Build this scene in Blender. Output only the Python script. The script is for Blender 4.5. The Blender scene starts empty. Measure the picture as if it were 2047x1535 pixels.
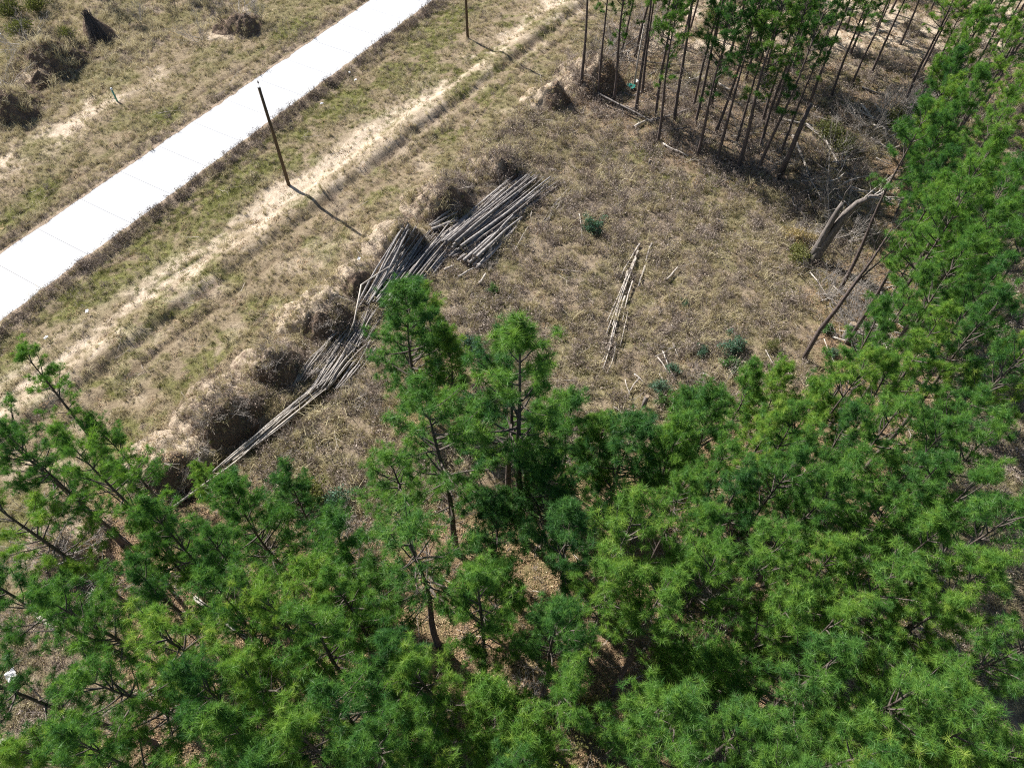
import bpy, math, random
import numpy as np
from mathutils import Vector, Matrix

SC = bpy.context.scene
# ------------------------------------------------------------------ camera
F_PX, TILT, CAM_H = 1421.0, math.radians(53.4), 40.0
cam_d = bpy.data.cameras.new('camera')
cam_d.sensor_width = 36.0
cam_d.lens = 36.0 * F_PX / 2047.0
cam_d.clip_end = 3000
cam = bpy.data.objects.new('camera', cam_d)
cam.location = (0, 0, CAM_H)
cam.rotation_euler = (math.pi / 2 - TILT, 0, 0)
SC.collection.objects.link(cam)
SC.camera = cam
# ------------------------------------------------------------------ sky, sun, exposure
SUN_EL = math.radians(40)
SUN_AZ = math.radians(-47.5)          # measured from +Y towards +X
S_DIR = Vector((math.sin(SUN_AZ) * math.cos(SUN_EL), math.cos(SUN_AZ) * math.cos(SUN_EL), math.sin(SUN_EL)))
world = bpy.data.worlds.new('World')
SC.world = world
world.use_nodes = True
wn = world.node_tree
sky = wn.nodes.new('ShaderNodeTexSky')
sky.sky_type = 'NISHITA'
sky.sun_disc = False
sky.sun_elevation = SUN_EL
sky.sun_rotation = SUN_AZ % (2 * math.pi)
wn.nodes['Background'].inputs['Strength'].default_value = 0.055
wn.links.new(sky.outputs[0], wn.nodes['Background'].inputs['Color'])
sun_d = bpy.data.lights.new('sun', 'SUN')
sun_d.energy = 4.9
sun_d.angle = math.radians(0.5)
sun_d.color = (1.0, 0.955, 0.89)
sun = bpy.data.objects.new('sun', sun_d)
sun.rotation_euler = S_DIR.to_track_quat('Z', 'Y').to_euler()
sun.location = (0, 0, 80)
SC.collection.objects.link(sun)
SC.view_settings.view_transform = 'Standard'
SC.view_settings.look = 'None'
SC.view_settings.gamma = 1.0
SC.view_settings.exposure = 1.12
SC.cycles.use_denoising = False
SC.cycles.filter_width = 1.1
SC.cycles.max_bounces = 5
SC.cycles.diffuse_bounces = 3
SC.cycles.transmission_bounces = 4
SC.view_settings.use_curve_mapping = False

rng = np.random.default_rng(11)
random.seed(11)

# ------------------------------------------------------------------ helpers
_c, _s = math.cos(TILT), math.sin(TILT)


def at(px, py, z=0.0):
    """ground point (or point at height z) behind a photograph pixel"""
    x = (px - 1023.5) / F_PX
    u = (767.5 - py) / F_PX
    d = np.array([x, _c + u * _s, -_s + u * _c])
    k = (CAM_H - z) / -d[2]
    return float(d[0] * k), float(d[1] * k)


def _hash(ix, iy, seed):
    h = (ix * 374761393 + iy * 668265263 + seed * 974634777) & 0xFFFFFFFF
    h = ((h ^ (h >> 13)) * 1274126177) & 0xFFFFFFFF
    return ((h ^ (h >> 16)) & 0xFFFF) / 65535.0


def vnoise(x, y, seed=0):
    x = np.asarray(x, float); y = np.asarray(y, float)
    ix = np.floor(x).astype(np.int64); iy = np.floor(y).astype(np.int64)
    fx = x - ix; fy = y - iy
    fx = fx * fx * (3 - 2 * fx); fy = fy * fy * (3 - 2 * fy)
    a = _hash(ix, iy, seed); b = _hash(ix + 1, iy, seed)
    c = _hash(ix, iy + 1, seed); d = _hash(ix + 1, iy + 1, seed)
    return (a * (1 - fx) + b * fx) * (1 - fy) + (c * (1 - fx) + d * fx) * fy


def fbm(x, y, s, seed=0, octs=3):
    v = 0; a = 1; t = 0
    x = np.asarray(x, float) / s; y = np.asarray(y, float) / s
    for o in range(octs):
        v = v + a * vnoise(x, y, seed + o * 17); t += a
        a *= 0.55; x = x * 2.03 + 5.1; y = y * 2.03 + 9.7
    return v / t


def sstep(a, b, x):
    t = np.clip((np.asarray(x, float) - a) / (b - a), 0, 1)
    return t * t * (3 - 2 * t)


def bump(x, c, w):
    return np.exp(-((np.asarray(x, float) - c) / w) ** 2)


# road frame: u = metres right of the road's near edge, v = metres along it
RX, RY, DX, DY = -38.34, 35.42, 0.5043, 0.8635


def uv(x, y):
    x = np.asarray(x, float) - RX; y = np.asarray(y, float) - RY
    return x * DY - y * DX, x * DX + y * DY


def xy(u, v):
    return RX + u * DY + v * DX, RY - u * DX + v * DY


ROAD_W = 6.5

# mounds: crest pixel, radius, height, bare-ness of the lit slope
MOUNDS = [  # px, py, r, h, sandy, label
    (1105, 172, 2.5, 1.7, 1.0, 'pale clay mound with a bare scooped crest at the left edge of the pine grove'),
    (1200, 120, 3.6, 2.6, .7, 'long dark root-filled mound with a bare sandy left slope under the grove trunks'),
    (1000, 318, 2.6, 1.3, .45, 'low weedy mound uphill of the far end of the big log pile'),
    (888, 372, 3.0, 2.1, .6, 'round pale mound with a dark brushy side just above the short stacked logs'),
    (800, 458, 2.6, 1.9, .85, 'brown clay mound with hanging roots at the upper left side of the big log pile'),
    (702, 548, 2.2, 1.4, .85, 'small clay mound with a scrap of white litter left of the big log pile'),
    (638, 612, 2.9, 1.9, .95, 'bare sandy mound broken open on its dark side beside the bent thin pole'),
    (540, 708, 2.5, 1.7, .5, 'weedy mound with roots left of the thin sticks heap'),
    (440, 806, 3.0, 1.9, .5, 'grassy mound with a dark root-hung hollow left of the long thin poles'),
    (312, 922, 2.7, 1.7, .9, 'bare sandy mound above the lower tip of the long thin poles'),
    (120, 1100, 2.7, 1.6, .7, 'sandy mound half hidden under the left edge pines'),
    (85, 92, 4.0, 2.2, .1, 'wide dark brush-covered mound across the road in the upper left'),
    (4, 192, 3.2, 2.0, .1, 'dark brush-covered mound cut by the left edge of the photo'),
    (480, 38, 2.6, 1.2, .1, 'low grey brushy mound across the road near the top of the photo'),
    (80, 145, 2.6, .8, .9, 'low ochre clay ledge in front of the wide brush mound'),
]
_md = []
for i, (px, py, r, h, sd, lb) in enumerate(MOUNDS):
    cx, cy = at(px, py, h)
    _md.append((cx + .07 * r, cy - .04 * r, r * .88, h, sd))


def mound_h(i, x, y):
    cx, cy, r, h, sd = _md[i]
    x = np.asarray(x, float); y = np.asarray(y, float)
    dx, dy = x - cx, y - cy
    # steep on the shaded (lower right) side, long on the lit one
    side = (dx * 0.60 - dy * 0.80)
    rr = np.sqrt(dx ** 2 + dy ** 2) * (1 + 0.42 * np.tanh(1.5 * side / r))
    ang = np.arctan2(dy, dx)
    wob = 1 + .75 * (fbm(np.cos(ang) * 1.4 + i * 7, np.sin(ang) * 1.4, 1.0, 40 + i) - .5)
    t = rr / (r * wob)
    p = np.clip(1 - t, 0, 1)
    base = p ** 1.15 * h * 1.5
    base = np.where(t < 1, np.minimum(base, h * (.75 + .8 * fbm(x, y, 1.1, 61 + i))), 0)
    n = (fbm(x, y, 1.0, 71 + i, 3) - .5) * 1.1 * np.clip(p * 3, 0, 1)
    return base + n


_TR = [at(380, 985), at(470, 905), at(560, 850), at(625, 800), at(690, 735)]


def trench(x, y):
    o = np.zeros_like(np.asarray(x, float))
    for a, b in zip(_TR[:-1], _TR[1:]):
        L2 = (b[0] - a[0]) ** 2 + (b[1] - a[1]) ** 2
        t = np.clip(((x - a[0]) * (b[0] - a[0]) + (y - a[1]) * (b[1] - a[1])) / L2, 0, 1)
        d = np.hypot(x - a[0] - t * (b[0] - a[0]), y - a[1] - t * (b[1] - a[1]))
        o = np.maximum(o, 1 - sstep(.35, 1.15, d + .5 * (fbm(x, y, 1.1, 95) - .5)))
    return o


def ground_z(x, y, mounds=True):
    x = np.asarray(x, float); y = np.asarray(y, float)
    u, v = uv(x, y)
    off = sstep(0.05, 1.0, u) + sstep(-ROAD_W - .05, -ROAD_W - 1.0, u)
    n = (fbm(x, y, 9, 1) - .5) * .55 + (fbm(x, y, 1.6, 2) - .5) * .22 + (fbm(x, y, .6, 3, 2) - .5) * .10
    cu = 6.8 + v * .085
    z = n * off
    z = z - .07 * bump(u, 2.6, .22)
    hump = sstep(cu + .2, cu + 2.0, u) * (1 - sstep(cu + 2.5, cu + 3.6, u))
    z = z + .38 * hump * (.6 + .8 * fbm(u * .3, v, 4, 5))
    z = z - .12 * bump(u, cu + 3.4, .4) * (fbm(x, y, 2, 6) + .3)
    z = z - .10 * bump(u, cu + 5.2, .3)
    z = z - .10 * bump(u, -9.3, .2)
    z = z - 0.03
    z = z - .95 * trench(x, y)
    if mounds:
        m = np.zeros_like(z)
        for i in range(len(_md)):
            cx, cy, r, h, sd = _md[i]
            near = (np.abs(x - cx) < r * 1.7) & (np.abs(y - cy) < r * 1.7)
            if np.any(near):
                mh = mound_h(i, x, y)
                m = np.where(near, np.maximum(m, mh), m)
        z = z + m
    return z


def gz(x, y, mounds=True):
    return float(ground_z(np.array([x]), np.array([y]), mounds)[0])


# ------------------------------------------------------------------ mesh building
class MB:
    def __init__(self):
        self.v = []; self.f = []; self.m = []; self.n = 0

    def add(self, verts, faces, mi=0):
        b = self.n
        self.v.extend(verts); self.n += len(verts)
        self.f.extend([tuple(i + b for i in f) for f in faces])
        self.m.extend([mi] * len(faces))

    def tube(self, pts, rad, sides=6, mi=0, cap=True, capmi=None, wob=0.0):
        pts = [Vector(p) for p in pts]
        vs = []
        ref = None
        for k, p in enumerate(pts):
            t = (pts[min(k + 1, len(pts) - 1)] - pts[max(k - 1, 0)])
            if t.length < 1e-6: t = Vector((0, 0, 1))
            t.normalize()
            if ref is None:
                ref = t.orthogonal().normalized()
            a = (ref - t * ref.dot(t))
            if a.length < 1e-4: a = t.orthogonal()
            a.normalize(); ref = a
            b = t.cross(a)
            for j in range(sides):
                g = 2 * math.pi * j / sides
                r = rad[k] * (1 + (random.uniform(-wob, wob) if wob else 0))
                vs.append(tuple(p + (a * math.cos(g) + b * math.sin(g)) * r))
        fs = []
        for k in range(len(pts) - 1):
            for j in range(sides):
                j2 = (j + 1) % sides
                fs.append((k * sides + j, k * sides + j2, (k + 1) * sides + j2, (k + 1) * sides + j))
        self.add(vs, fs, mi)
        if cap:
            b0 = self.n - len(vs)
            cm = mi if capmi is None else capmi
            self.f.append(tuple(b0 + j for j in reversed(range(sides)))); self.m.append(cm)
            e = b0 + (len(pts) - 1) * sides
            self.f.append(tuple(e + j for j in range(sides))); self.m.append(cm)

    def mesh(self, name, mats, smooth=True):
        me = bpy.data.meshes.new(name)
        me.from_pydata(self.v, [], self.f)
        for m in mats: me.materials.append(m)
        if len(mats) > 1:
            me.polygons.foreach_set('material_index', self.m)
        if smooth:
            me.polygons.foreach_set('use_smooth', [len(f) <= 4 for f in self.f])
        me.update()
        return me


def link(name, me, parent=None, loc=None):
    o = bpy.data.objects.new(name, me)
    SC.collection.objects.link(o)
    if parent: o.parent = parent
    if loc is not None: o.location = loc
    return o


def tag(o, label=None, cat=None, group=None, kind=None):
    if label: o['label'] = label
    if cat: o['category'] = cat
    if group: o['group'] = group
    if kind: o['kind'] = kind
    return o


def empty(name, loc, rz=0):
    o = bpy.data.objects.new(name, None)
    o.empty_display_size = .3
    SC.collection.objects.link(o)
    o.location = loc; o.rotation_euler = (0, 0, rz)
    return o


def tri_mesh(name, verts, ntri, mat, attr=None):
    """verts: (3*ntri,3) array of loose triangles"""
    me = bpy.data.meshes.new(name)
    nv = len(verts)
    me.vertices.add(nv)
    me.vertices.foreach_set('co', np.ascontiguousarray(verts, dtype=np.float32).ravel())
    me.loops.add(nv)
    me.loops.foreach_set('vertex_index', np.arange(nv, dtype=np.int32))
    me.polygons.add(ntri)
    me.polygons.foreach_set('loop_start', np.arange(0, nv, 3, dtype=np.int32))
    if attr is not None:
        a = me.attributes.new('rnd', 'FLOAT', 'POINT')
        a.data.foreach_set('value', np.ascontiguousarray(attr, dtype=np.float32))
    me.materials.append(mat)
    me.update(calc_edges=True)
    return me


# ------------------------------------------------------------------ materials
def newmat(name):
    m = bpy.data.materials.new(name); m.use_nodes = True
    nt = m.node_tree
    for n in list(nt.nodes):
        if n.type != 'OUTPUT_MATERIAL': nt.nodes.remove(n)
    return m, nt, nt.nodes['Material Output'] if 'Material Output' in nt.nodes else nt.nodes[0]


def N(nt, t, **k):
    n = nt.nodes.new(t)
    for a, b in k.items(): setattr(n, a, b)
    return n


def ramp(nt, src, stops):
    r = N(nt, 'ShaderNodeValToRGB')
    e = r.color_ramp.elements
    while len(e) < len(stops): e.new(.5)
    for k, (p, c) in enumerate(stops):
        e[k].position = p; e[k].color = (*c, 1)
    nt.links.new(src, r.inputs[0])
    return r.outputs[0]


def noise(nt, scale, detail=4, rough=.6, vec=None):
    n = N(nt, 'ShaderNodeTexNoise')
    n.inputs['Scale'].default_value = scale
    n.inputs['Detail'].default_value = detail
    n.inputs['Roughness'].default_value = rough
    if vec is not None: nt.links.new(vec, n.inputs['Vector'])
    return n.outputs['Fac']


def mix(nt, fac, a, b, mode='MIX'):
    n = N(nt, 'ShaderNodeMix', data_type='RGBA', blend_type=mode)
    if isinstance(fac, (int, float)): n.inputs[0].default_value = fac
    else: nt.links.new(fac, n.inputs[0])
    for s, i in ((a, 6), (b, 7)):
        if isinstance(s, tuple): n.inputs[i].default_value = (*s, 1)
        else: nt.links.new(s, n.inputs[i])
    return n.outputs[2]


def coord(nt, kind='Object'):
    return N(nt, 'ShaderNodeTexCoord').outputs[kind]


def pbsdf(nt, out, col, rough=.85, bumpsrc=None, bs=.4, bd=.02, spec=.25):
    p = N(nt, 'ShaderNodeBsdfPrincipled')
    if isinstance(col, tuple): p.inputs['Base Color'].default_value = (*col, 1)
    else: nt.links.new(col, p.inputs['Base Color'])
    p.inputs['Roughness'].default_value = rough
    p.inputs['Specular IOR Level'].default_value = spec
    if bumpsrc is not None:
        b = N(nt, 'ShaderNodeBump'); b.inputs['Strength'].default_value = bs; b.inputs['Distance'].default_value = bd
        nt.links.new(bumpsrc, b.inputs['Height']); nt.links.new(b.outputs[0], p.inputs['Normal'])
    nt.links.new(p.outputs[0], out.inputs[0])
    return p


def simple(name, a, b, scale=6, rough=.85, stretch=None, bs=.4, bd=.02):
    m, nt, out = newmat(name)
    v = coord(nt)
    if stretch:
        mp = N(nt, 'ShaderNodeMapping'); mp.inputs['Scale'].default_value = stretch
        nt.links.new(v, mp.inputs[0]); v = mp.outputs[0]
    f = noise(nt, scale, 5, .65, v)
    c = ramp(nt, f, [(.3, a), (.7, b)])
    pbsdf(nt, out, c, rough, f, bs, bd)
    return m


def foliage(name, stops, trans=.35, hue_var=True):
    """leaf/needle material: per-clump attribute and per-object random pick the tone"""
    m, nt, out = newmat(name)
    a = N(nt, 'ShaderNodeAttribute', attribute_name='rnd')
    oi = N(nt, 'ShaderNodeObjectInfo')
    mx = N(nt, 'ShaderNodeMath', operation='MULTIPLY_ADD')
    nt.links.new(oi.outputs['Random'], mx.inputs[0]); mx.inputs[1].default_value = .55
    m2 = N(nt, 'ShaderNodeMath', operation='MULTIPLY'); nt.links.new(a.outputs['Fac'], m2.inputs[0]); m2.inputs[1].default_value = .45
    nt.links.new(m2.outputs[0], mx.inputs[2])
    c = ramp(nt, mx.outputs[0], stops)
    d = N(nt, 'ShaderNodeBsdfDiffuse'); t = N(nt, 'ShaderNodeBsdfTranslucent'); g = N(nt, 'ShaderNodeBsdfGlossy')
    g.inputs['Roughness'].default_value = .42
    nt.links.new(c, d.inputs[0])
    tc = mix(nt, 1.0, c, (1.15, 1.25, .6), 'MULTIPLY')
    nt.links.new(tc, t.inputs[0])
    s1 = N(nt, 'ShaderNodeMixShader'); s1.inputs[0].default_value = trans
    nt.links.new(d.outputs[0], s1.inputs[1]); nt.links.new(t.outputs[0], s1.inputs[2])
    s2 = N(nt, 'ShaderNodeMixShader'); s2.inputs[0].default_value = .012
    nt.links.new(s1.outputs[0], s2.inputs[1]); nt.links.new(g.outputs[0], s2.inputs[2])
    nt.links.new(s2.outputs[0], out.inputs[0])
    return m


def cover(name, stops, trans=.25):
    """ground cover blades: tone from the instance's own tint"""
    m, nt, out = newmat(name)
    a = N(nt, 'ShaderNodeAttribute', attribute_name='tint', attribute_type='INSTANCER')
    r = N(nt, 'ShaderNodeAttribute', attribute_name='rnd')
    mx = N(nt, 'ShaderNodeMath', operation='MULTIPLY_ADD')
    nt.links.new(r.outputs['Fac'], mx.inputs[0]); mx.inputs[1].default_value = .3
    m2 = N(nt, 'ShaderNodeMath', operation='MULTIPLY'); nt.links.new(a.outputs['Fac'], m2.inputs[0]); m2.inputs[1].default_value = .7
    nt.links.new(m2.outputs[0], mx.inputs[2])
    c = ramp(nt, mx.outputs[0], stops)
    d = N(nt, 'ShaderNodeBsdfDiffuse'); t = N(nt, 'ShaderNodeBsdfTranslucent')
    nt.links.new(c, d.inputs[0]); nt.links.new(c, t.inputs[0])
    s1 = N(nt, 'ShaderNodeMixShader'); s1.inputs[0].default_value = trans
    nt.links.new(d.outputs[0], s1.inputs[1]); nt.links.new(t.outputs[0], s1.inputs[2])
    nt.links.new(s1.outputs[0], out.inputs[0])
    return m


M = {}
M['needle'] = foliage('pine_needles', [(.0, (.030, .098, .034)), (.25, (.058, .155, .040)), (.5, (.110, .235, .046)), (.8, (.19, .32, .052)), (1., (.30, .38, .08))], .42)
M['needle_far'] = foliage('grove_pine_needles', [(.0, (.030, .085, .028)), (.4, (.055, .140, .032)), (.75, (.105, .205, .040)), (1., (.17, .24, .05))], .45)
M['leaf_green'] = foliage('shrub_leaves_green', [(.0, (.05, .12, .04)), (.6, (.10, .19, .055)), (1., (.18, .26, .08))], .3)
M['leaf_blue'] = foliage('shrub_leaves_bluish', [(.0, (.05, .11, .075)), (.6, (.10, .18, .12)), (1., (.17, .25, .17))], .25)
M['leaf_olive'] = foliage('shrub_leaves_olive', [(.0, (.06, .07, .03)), (.6, (.15, .16, .06)), (1., (.28, .26, .10))], .3)
M['leaf_yellow'] = foliage('vine_leaves_yellow_green', [(.0, (.10, .14, .03)), (.6, (.26, .28, .06)), (1., (.42, .38, .10))], .35)
M['leaf_dry'] = foliage('shrub_leaves_dry', [(.0, (.16, .11, .06)), (.6, (.34, .26, .14)), (1., (.50, .42, .24))], .3)
M['bark'] = simple('pine_bark', (.045, .036, .034), (.17, .13, .115), 5, .95, (3, 3, .8), .9, .04)
M['limb'] = simple('pine_limb_bark', (.045, .038, .034), (.15, .125, .11), 9, .95)
M['dead'] = simple('weathered_dead_wood', (.20, .175, .155), (.50, .46, .42), 7, .9, (1, 1, 1), .5)
M['snag'] = simple('snag_bark', (.07, .06, .055), (.25, .22, .20), 3, .95, (2, 2, .7), .9, .05)
M['log'] = simple('log_bark', (.11, .10, .10), (.44, .41, .385), 3.4, .95, None, .9, .03)
M['logdark'] = simple('dark_log_bark', (.07, .062, .06), (.30, .27, .25), 3.0, .95, None, .9, .03)
M['birch'] = simple('pale_stick_bark', (.22, .19, .165), (.60, .55, .49), 3.4, .9)
M['cut'] = simple('cut_log_end', (.16, .12, .09), (.36, .28, .2), 8, .9)
M['pole'] = simple('treated_pole_wood', (.055, .038, .022), (.15, .105, .06), 4, .8, (6, 6, .4), .5, .01)
M['metal'] = simple('grey_metal', (.3, .3, .31), (.45, .45, .46), 20, .5)
M['white'] = simple('white_litter', (.62, .63, .65), (.85, .85, .86), 9, .6)
M['greenpost'] = simple('green_marker_plastic', (.10, .30, .24), (.17, .42, .33), 9, .5)
M['teal'] = simple('teal_plastic', (.02, .20, .17), (.05, .35, .28), 9, .5)

# ground cover protos
M['straw'] = cover('dry_grass_blades', [(.0, (.155, .130, .070)), (.3, (.30, .255, .145)), (.65, (.475, .415, .255)), (1., (.68, .61, .42))])
M['weed'] = cover('dead_weed_stems', [(.0, (.13, .105, .090)), (.4, (.28, .230, .195)), (.75, (.40, .34, .295)), (1., (.50, .44, .39))])
M['grass'] = cover('short_green_grass', [(.0, (.07, .082, .030)), (.5, (.165, .175, .055)), (1., (.31, .31, .09))], .35)
M['litter'] = cover('leaf_litter', [(.0, (.10, .066, .040)), (.4, (.26, .175, .105)), (.75, (.44, .32, .20)), (1., (.60, .50, .36))], .1)
M['twig'] = cover('fallen_twig', [(.0, (.14, .12, .105)), (.6, (.36, .32, .28)), (1., (.58, .53, .48))], 0)


def ground_material():
    m, nt, out = newmat('ground_soil')
    co = coord(nt)
    at_ = lambda nme: N(nt, 'ShaderNodeAttribute', attribute_name=nme).outputs['Fac']
    n1 = noise(nt, .55, 6, .7, co)
    n2 = noise(nt, 3.2, 6, .75, co)
    n3 = noise(nt, 14., 4, .7, co)
    straw = ramp(nt, n2, [(.28, (.13, .10, .068)), (.5, (.26, .205, .135)), (.75, (.42, .34, .23))])
    sand = ramp(nt, n2, [(.25, (.36, .285, .20)), (.5, (.56, .46, .35)), (.75, (.72, .62, .50))])
    brown = ramp(nt, n2, [(.28, (.10, .078, .062)), (.5, (.23, .185, .145)), (.75, (.38, .315, .25))])
    litter = ramp(nt, n2, [(.28, (.10, .068, .045)), (.5, (.24, .165, .105)), (.75, (.42, .315, .21))])
    green = ramp(nt, n2, [(.3, (.09, .10, .035)), (.7, (.24, .23, .08))])
    c = mix(nt, at_('brown'), straw, brown)
    c = mix(nt, at_('litter'), c, litter)
    c = mix(nt, at_('green'), c, green)
    c = mix(nt, at_('sand'), c, sand)
    ru = mix(nt, 1.0, c, (.55, .52, .50), 'MULTIPLY')
    c = mix(nt, at_('rut'), c, ru)
    sp = ramp(nt, n3, [(.36, (.45, .42, .40)), (.47, (1, 1, 1))])
    c = mix(nt, .75, c, sp, 'MULTIPLY')
    ad = N(nt, 'ShaderNodeMath', operation='ADD'); nt.links.new(n2, ad.inputs[0]); nt.links.new(n3, ad.inputs[1])
    pbsdf(nt, out, c, .95, ad.outputs[0], .9, .10, .1)
    return m


def concrete_material():
    m, nt, out = newmat('concrete_pavement')
    co = coord(nt)
    n1 = noise(nt, .35, 5, .6, co); n2 = noise(nt, 25, 3, .6, co)
    a = ramp(nt, n1, [(.25, (.37, .38, .40)), (.45, (.44, .45, .468)), (.8, (.47, .48, .497))])
    b = ramp(nt, n2, [(.3, (.94, .94, .94)), (.7, (1, 1, 1))])
    c = mix(nt, 1., a, b, 'MULTIPLY')
    pbsdf(nt, out, c, .8, n2, .15, .004)
    return m


M['ground'] = ground_material()
M['concrete'] = concrete_material()

# ------------------------------------------------------------------ tree positions (crown tops in the photograph)
APEX = [  # px, py, height
    (30, 705, 13), (90, 760, 10), (14, 850, 15), (110, 862, 16), (180, 842, 9), (246, 925, 11), (390, 935, 6), (305, 1000, 15),
    (452, 965, 12), (560, 950, 9), (640, 1048, 12), (533, 1172, 15), (632, 1150, 12), (85, 1172, 16), (20, 1215, 17),
    (795, 578, 12), (852, 580, 8), (893, 662, 9), (1012, 672, 17), (1055, 662, 19), (1138, 782, 10), (872, 795, 16), (770, 890, 13),
    (750, 970, 9), (1212, 825, 9), (1259, 832, 11), (1098, 918, 11), (1160, 1003, 14), (1106, 1056, 12), (808, 1048, 15), (866, 1072, 12), (1272, 1010, 15),
    (1513, 728, 10), (1572, 742, 9), (1640, 762, 10), (1735, 718, 14), (1442, 790, 11), (1386, 792, 9), (1318, 826, 12), (1370, 842, 12), (1556, 802, 14),
    (1621, 834, 14), (1719, 818, 14), (1480, 880, 13),
    (1765, 312, 12), (1808, 282, 15), (1876, 206, 16), (1930, 172, 17), (2030, 180, 18), (2002, 268, 17), 
    (1758, 451, 14), (1822, 415, 14), (1894, 343, 15), (1955, 365, 16), (1876, 465, 15), (1948, 472, 16), (2019, 400, 16), (1735, 545, 12), (1815, 522, 14),
    (1787, 598, 15), (1858, 551, 14), (1994, 515, 16), (1894, 616, 15), (1735, 598, 8), (2002, 598, 16), (1975, 300, 15), (2040, 320, 17),
    (1755, 725, 11), (1812, 722, 14), (1765, 799, 14), (1825, 793, 15), (1887, 787, 15), (1950, 778, 15), (2009, 760, 16), (2044, 690, 16),
    (1686, 850, 14), (1791, 841, 14), (1905, 844, 15), (2009, 850, 16), (1735, 905, 15), (1875, 910, 15), (1980, 925, 16), (1665, 934, 15), (1815, 895, 14),
    (1740, 962, 15), (1890, 965, 15), (1530, 895, 14), (1590, 900, 15), (2040, 980, 17), (1620, 1000, 14), (1800, 1010, 14),
    (267, 1044, 13), (284, 1085, 12), (256, 1130, 14), (164, 1236, 15), (274, 1229, 16), (342, 1249, 13), (68, 1266, 14), (190, 1331, 16), (267, 1340, 15),
    (350, 1120, 13), (415, 1060, 14), (496, 1311, 15), (598, 1232, 16), (667, 1222, 14), (240, 1403, 15), (359, 1369, 16), (445, 1440, 16), (547, 1455, 16), (393, 1523, 16),
    (10, 1506, 15), (120, 1489, 16), (205, 1506, 16), (581, 1318, 15), (633, 1385, 16), (430, 1180, 15), (440, 1300, 12),
    (941, 1157, 15), (906, 1180, 13), (759, 1270, 15), (810, 1284, 16), (712, 1325, 16), (855, 1311, 15), (1105, 1060, 12), (1163, 1030, 14), (1112, 1191, 15),
    (1180, 1222, 14), (1300, 1040, 15), (1317, 1174, 15), (1300, 1277, 13), (1136, 1345, 15), (1190, 1345, 14), (1317, 1338, 16), (1283, 1403, 15),
    (670, 1167, 14), (746, 1468, 16), (923, 1352, 15), (978, 1383, 12), (701, 1444, 16), (860, 1440, 14), (1230, 1120, 14),
    (985, 985, 10), (930, 905, 12), (1000, 1245, 12), (1052, 1185, 13), (985, 1120, 9), (700, 1050, 9), (640, 1285, 13), (1040, 1450, 12), (1095, 1270, 12), (640, 1110, 11), (2080, 1470, 16), (2075, 1280, 16), (2070, 1050, 16), (2120, 1550, 16),
    (1432, 1020, 14), (1450, 1106, 15), (1580, 1041, 15), (1409, 1157, 16), (1586, 1188, 15), (1723, 1215, 15), (1765, 1240, 14), (1638, 1171, 13),
    (1894, 1061, 15), (1997, 1113, 16), (1901, 1188, 15), (1552, 1290, 13), (1689, 1290, 16), (1501, 1437, 15), (1552, 1461, 14), (1381, 1369, 16),
    (1443, 1301, 12), (1757, 1420, 15), (1723, 1472, 16), (1860, 1369, 16), (1945, 1335, 15), (1997, 1380, 16), (1809, 1373, 13), (1980, 1465, 16),
    (1357, 1437, 16), (2030, 1240, 16), (1700, 1080, 14), (1800, 1120, 15), (1500, 960, 14), (1380, 930, 13),
    # crowns mostly outside the frame
    (-60, 800, 15), (-70, 950, 16), (-60, 1100, 16), (-80, 1300, 16), (2110, 200, 17), (2120, 420, 17), (2120, 620, 17), (2110, 850, 17), (2110, 1100, 17), (2110, 1350, 17),
    (60, 1590, 16), (300, 1600, 16), (520, 1570, 16), (800, 1590, 16), (1000, 1560, 15), (1180, 1600, 16), (1400, 1580, 16), (1620, 1590, 16), (1830, 1560, 16), (2010, 1580, 16),
]
EDGE = [((1775, 600), 9.5), ((1785, 510), 10), ((1808, 690), 11), ((1790, 430), 10), ((1830, 560), 12), ((1850, 660), 12), ((1800, 370), 10), ((1850, 480), 13), ((1820, 400), 12), ((1860, 600), 13), ((1800, 330), 11), ((1840, 280), 12), ((1880, 330), 13), ((1900, 400), 13), ((1920, 260), 13), ((1950, 470), 14), ((1980, 330), 14)]


def px_of(x, y, z=0.):
    dep = y * _c - (z - CAM_H) * _s
    return 1023.5 + F_PX * x / dep, 767.5 - F_PX * (y * _s + (z - CAM_H) * _c) / dep


trees = []
for (px, py), h in EDGE:
    x, y = at(px, py)
    ax, ay = px_of(x, y, h)
    trees.append((x, y, h, ax, ay))
for px, py, h in APEX:
    x, y = at(px, py, h)
    qx, qy = px_of(x, y)
    mx_, my_ = px_of(x, y, h * .55)
    if 1560 < mx_ < 1770 and my_ < 690: continue
    if 1480 < qx < 1600 and qy < 700: continue
    if all((x - a) ** 2 + (y - b) ** 2 > 1.5 ** 2 for a, b, *_ in trees):
        trees.append((x, y, h, px, py))
GROVE_C = [(210, 625), (325, 655), (432, 700), (585, 755), (625, 630), (716, 795), (735, 965), (843, 830), (975, 730), (990, 845), (1005, 1050), (1095, 740),
           (1130, 915), (1135, 1100), (1280, 1140), (1268, 975), (1425, 1010), (1445, 840), (1415, 1170), (1570, 1040), (1760, 720), (1210, 420), (580, 390), (485, 380),
           (1330, 560), (1400, 420), (1120, 330), (900, 330), (1560, 640), (1650, 480), (760, 250), (1530, 760)]
grove = [at(1100 + x / 3.4117, y / 3.4117) for x, y in GROVE_C]
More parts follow.
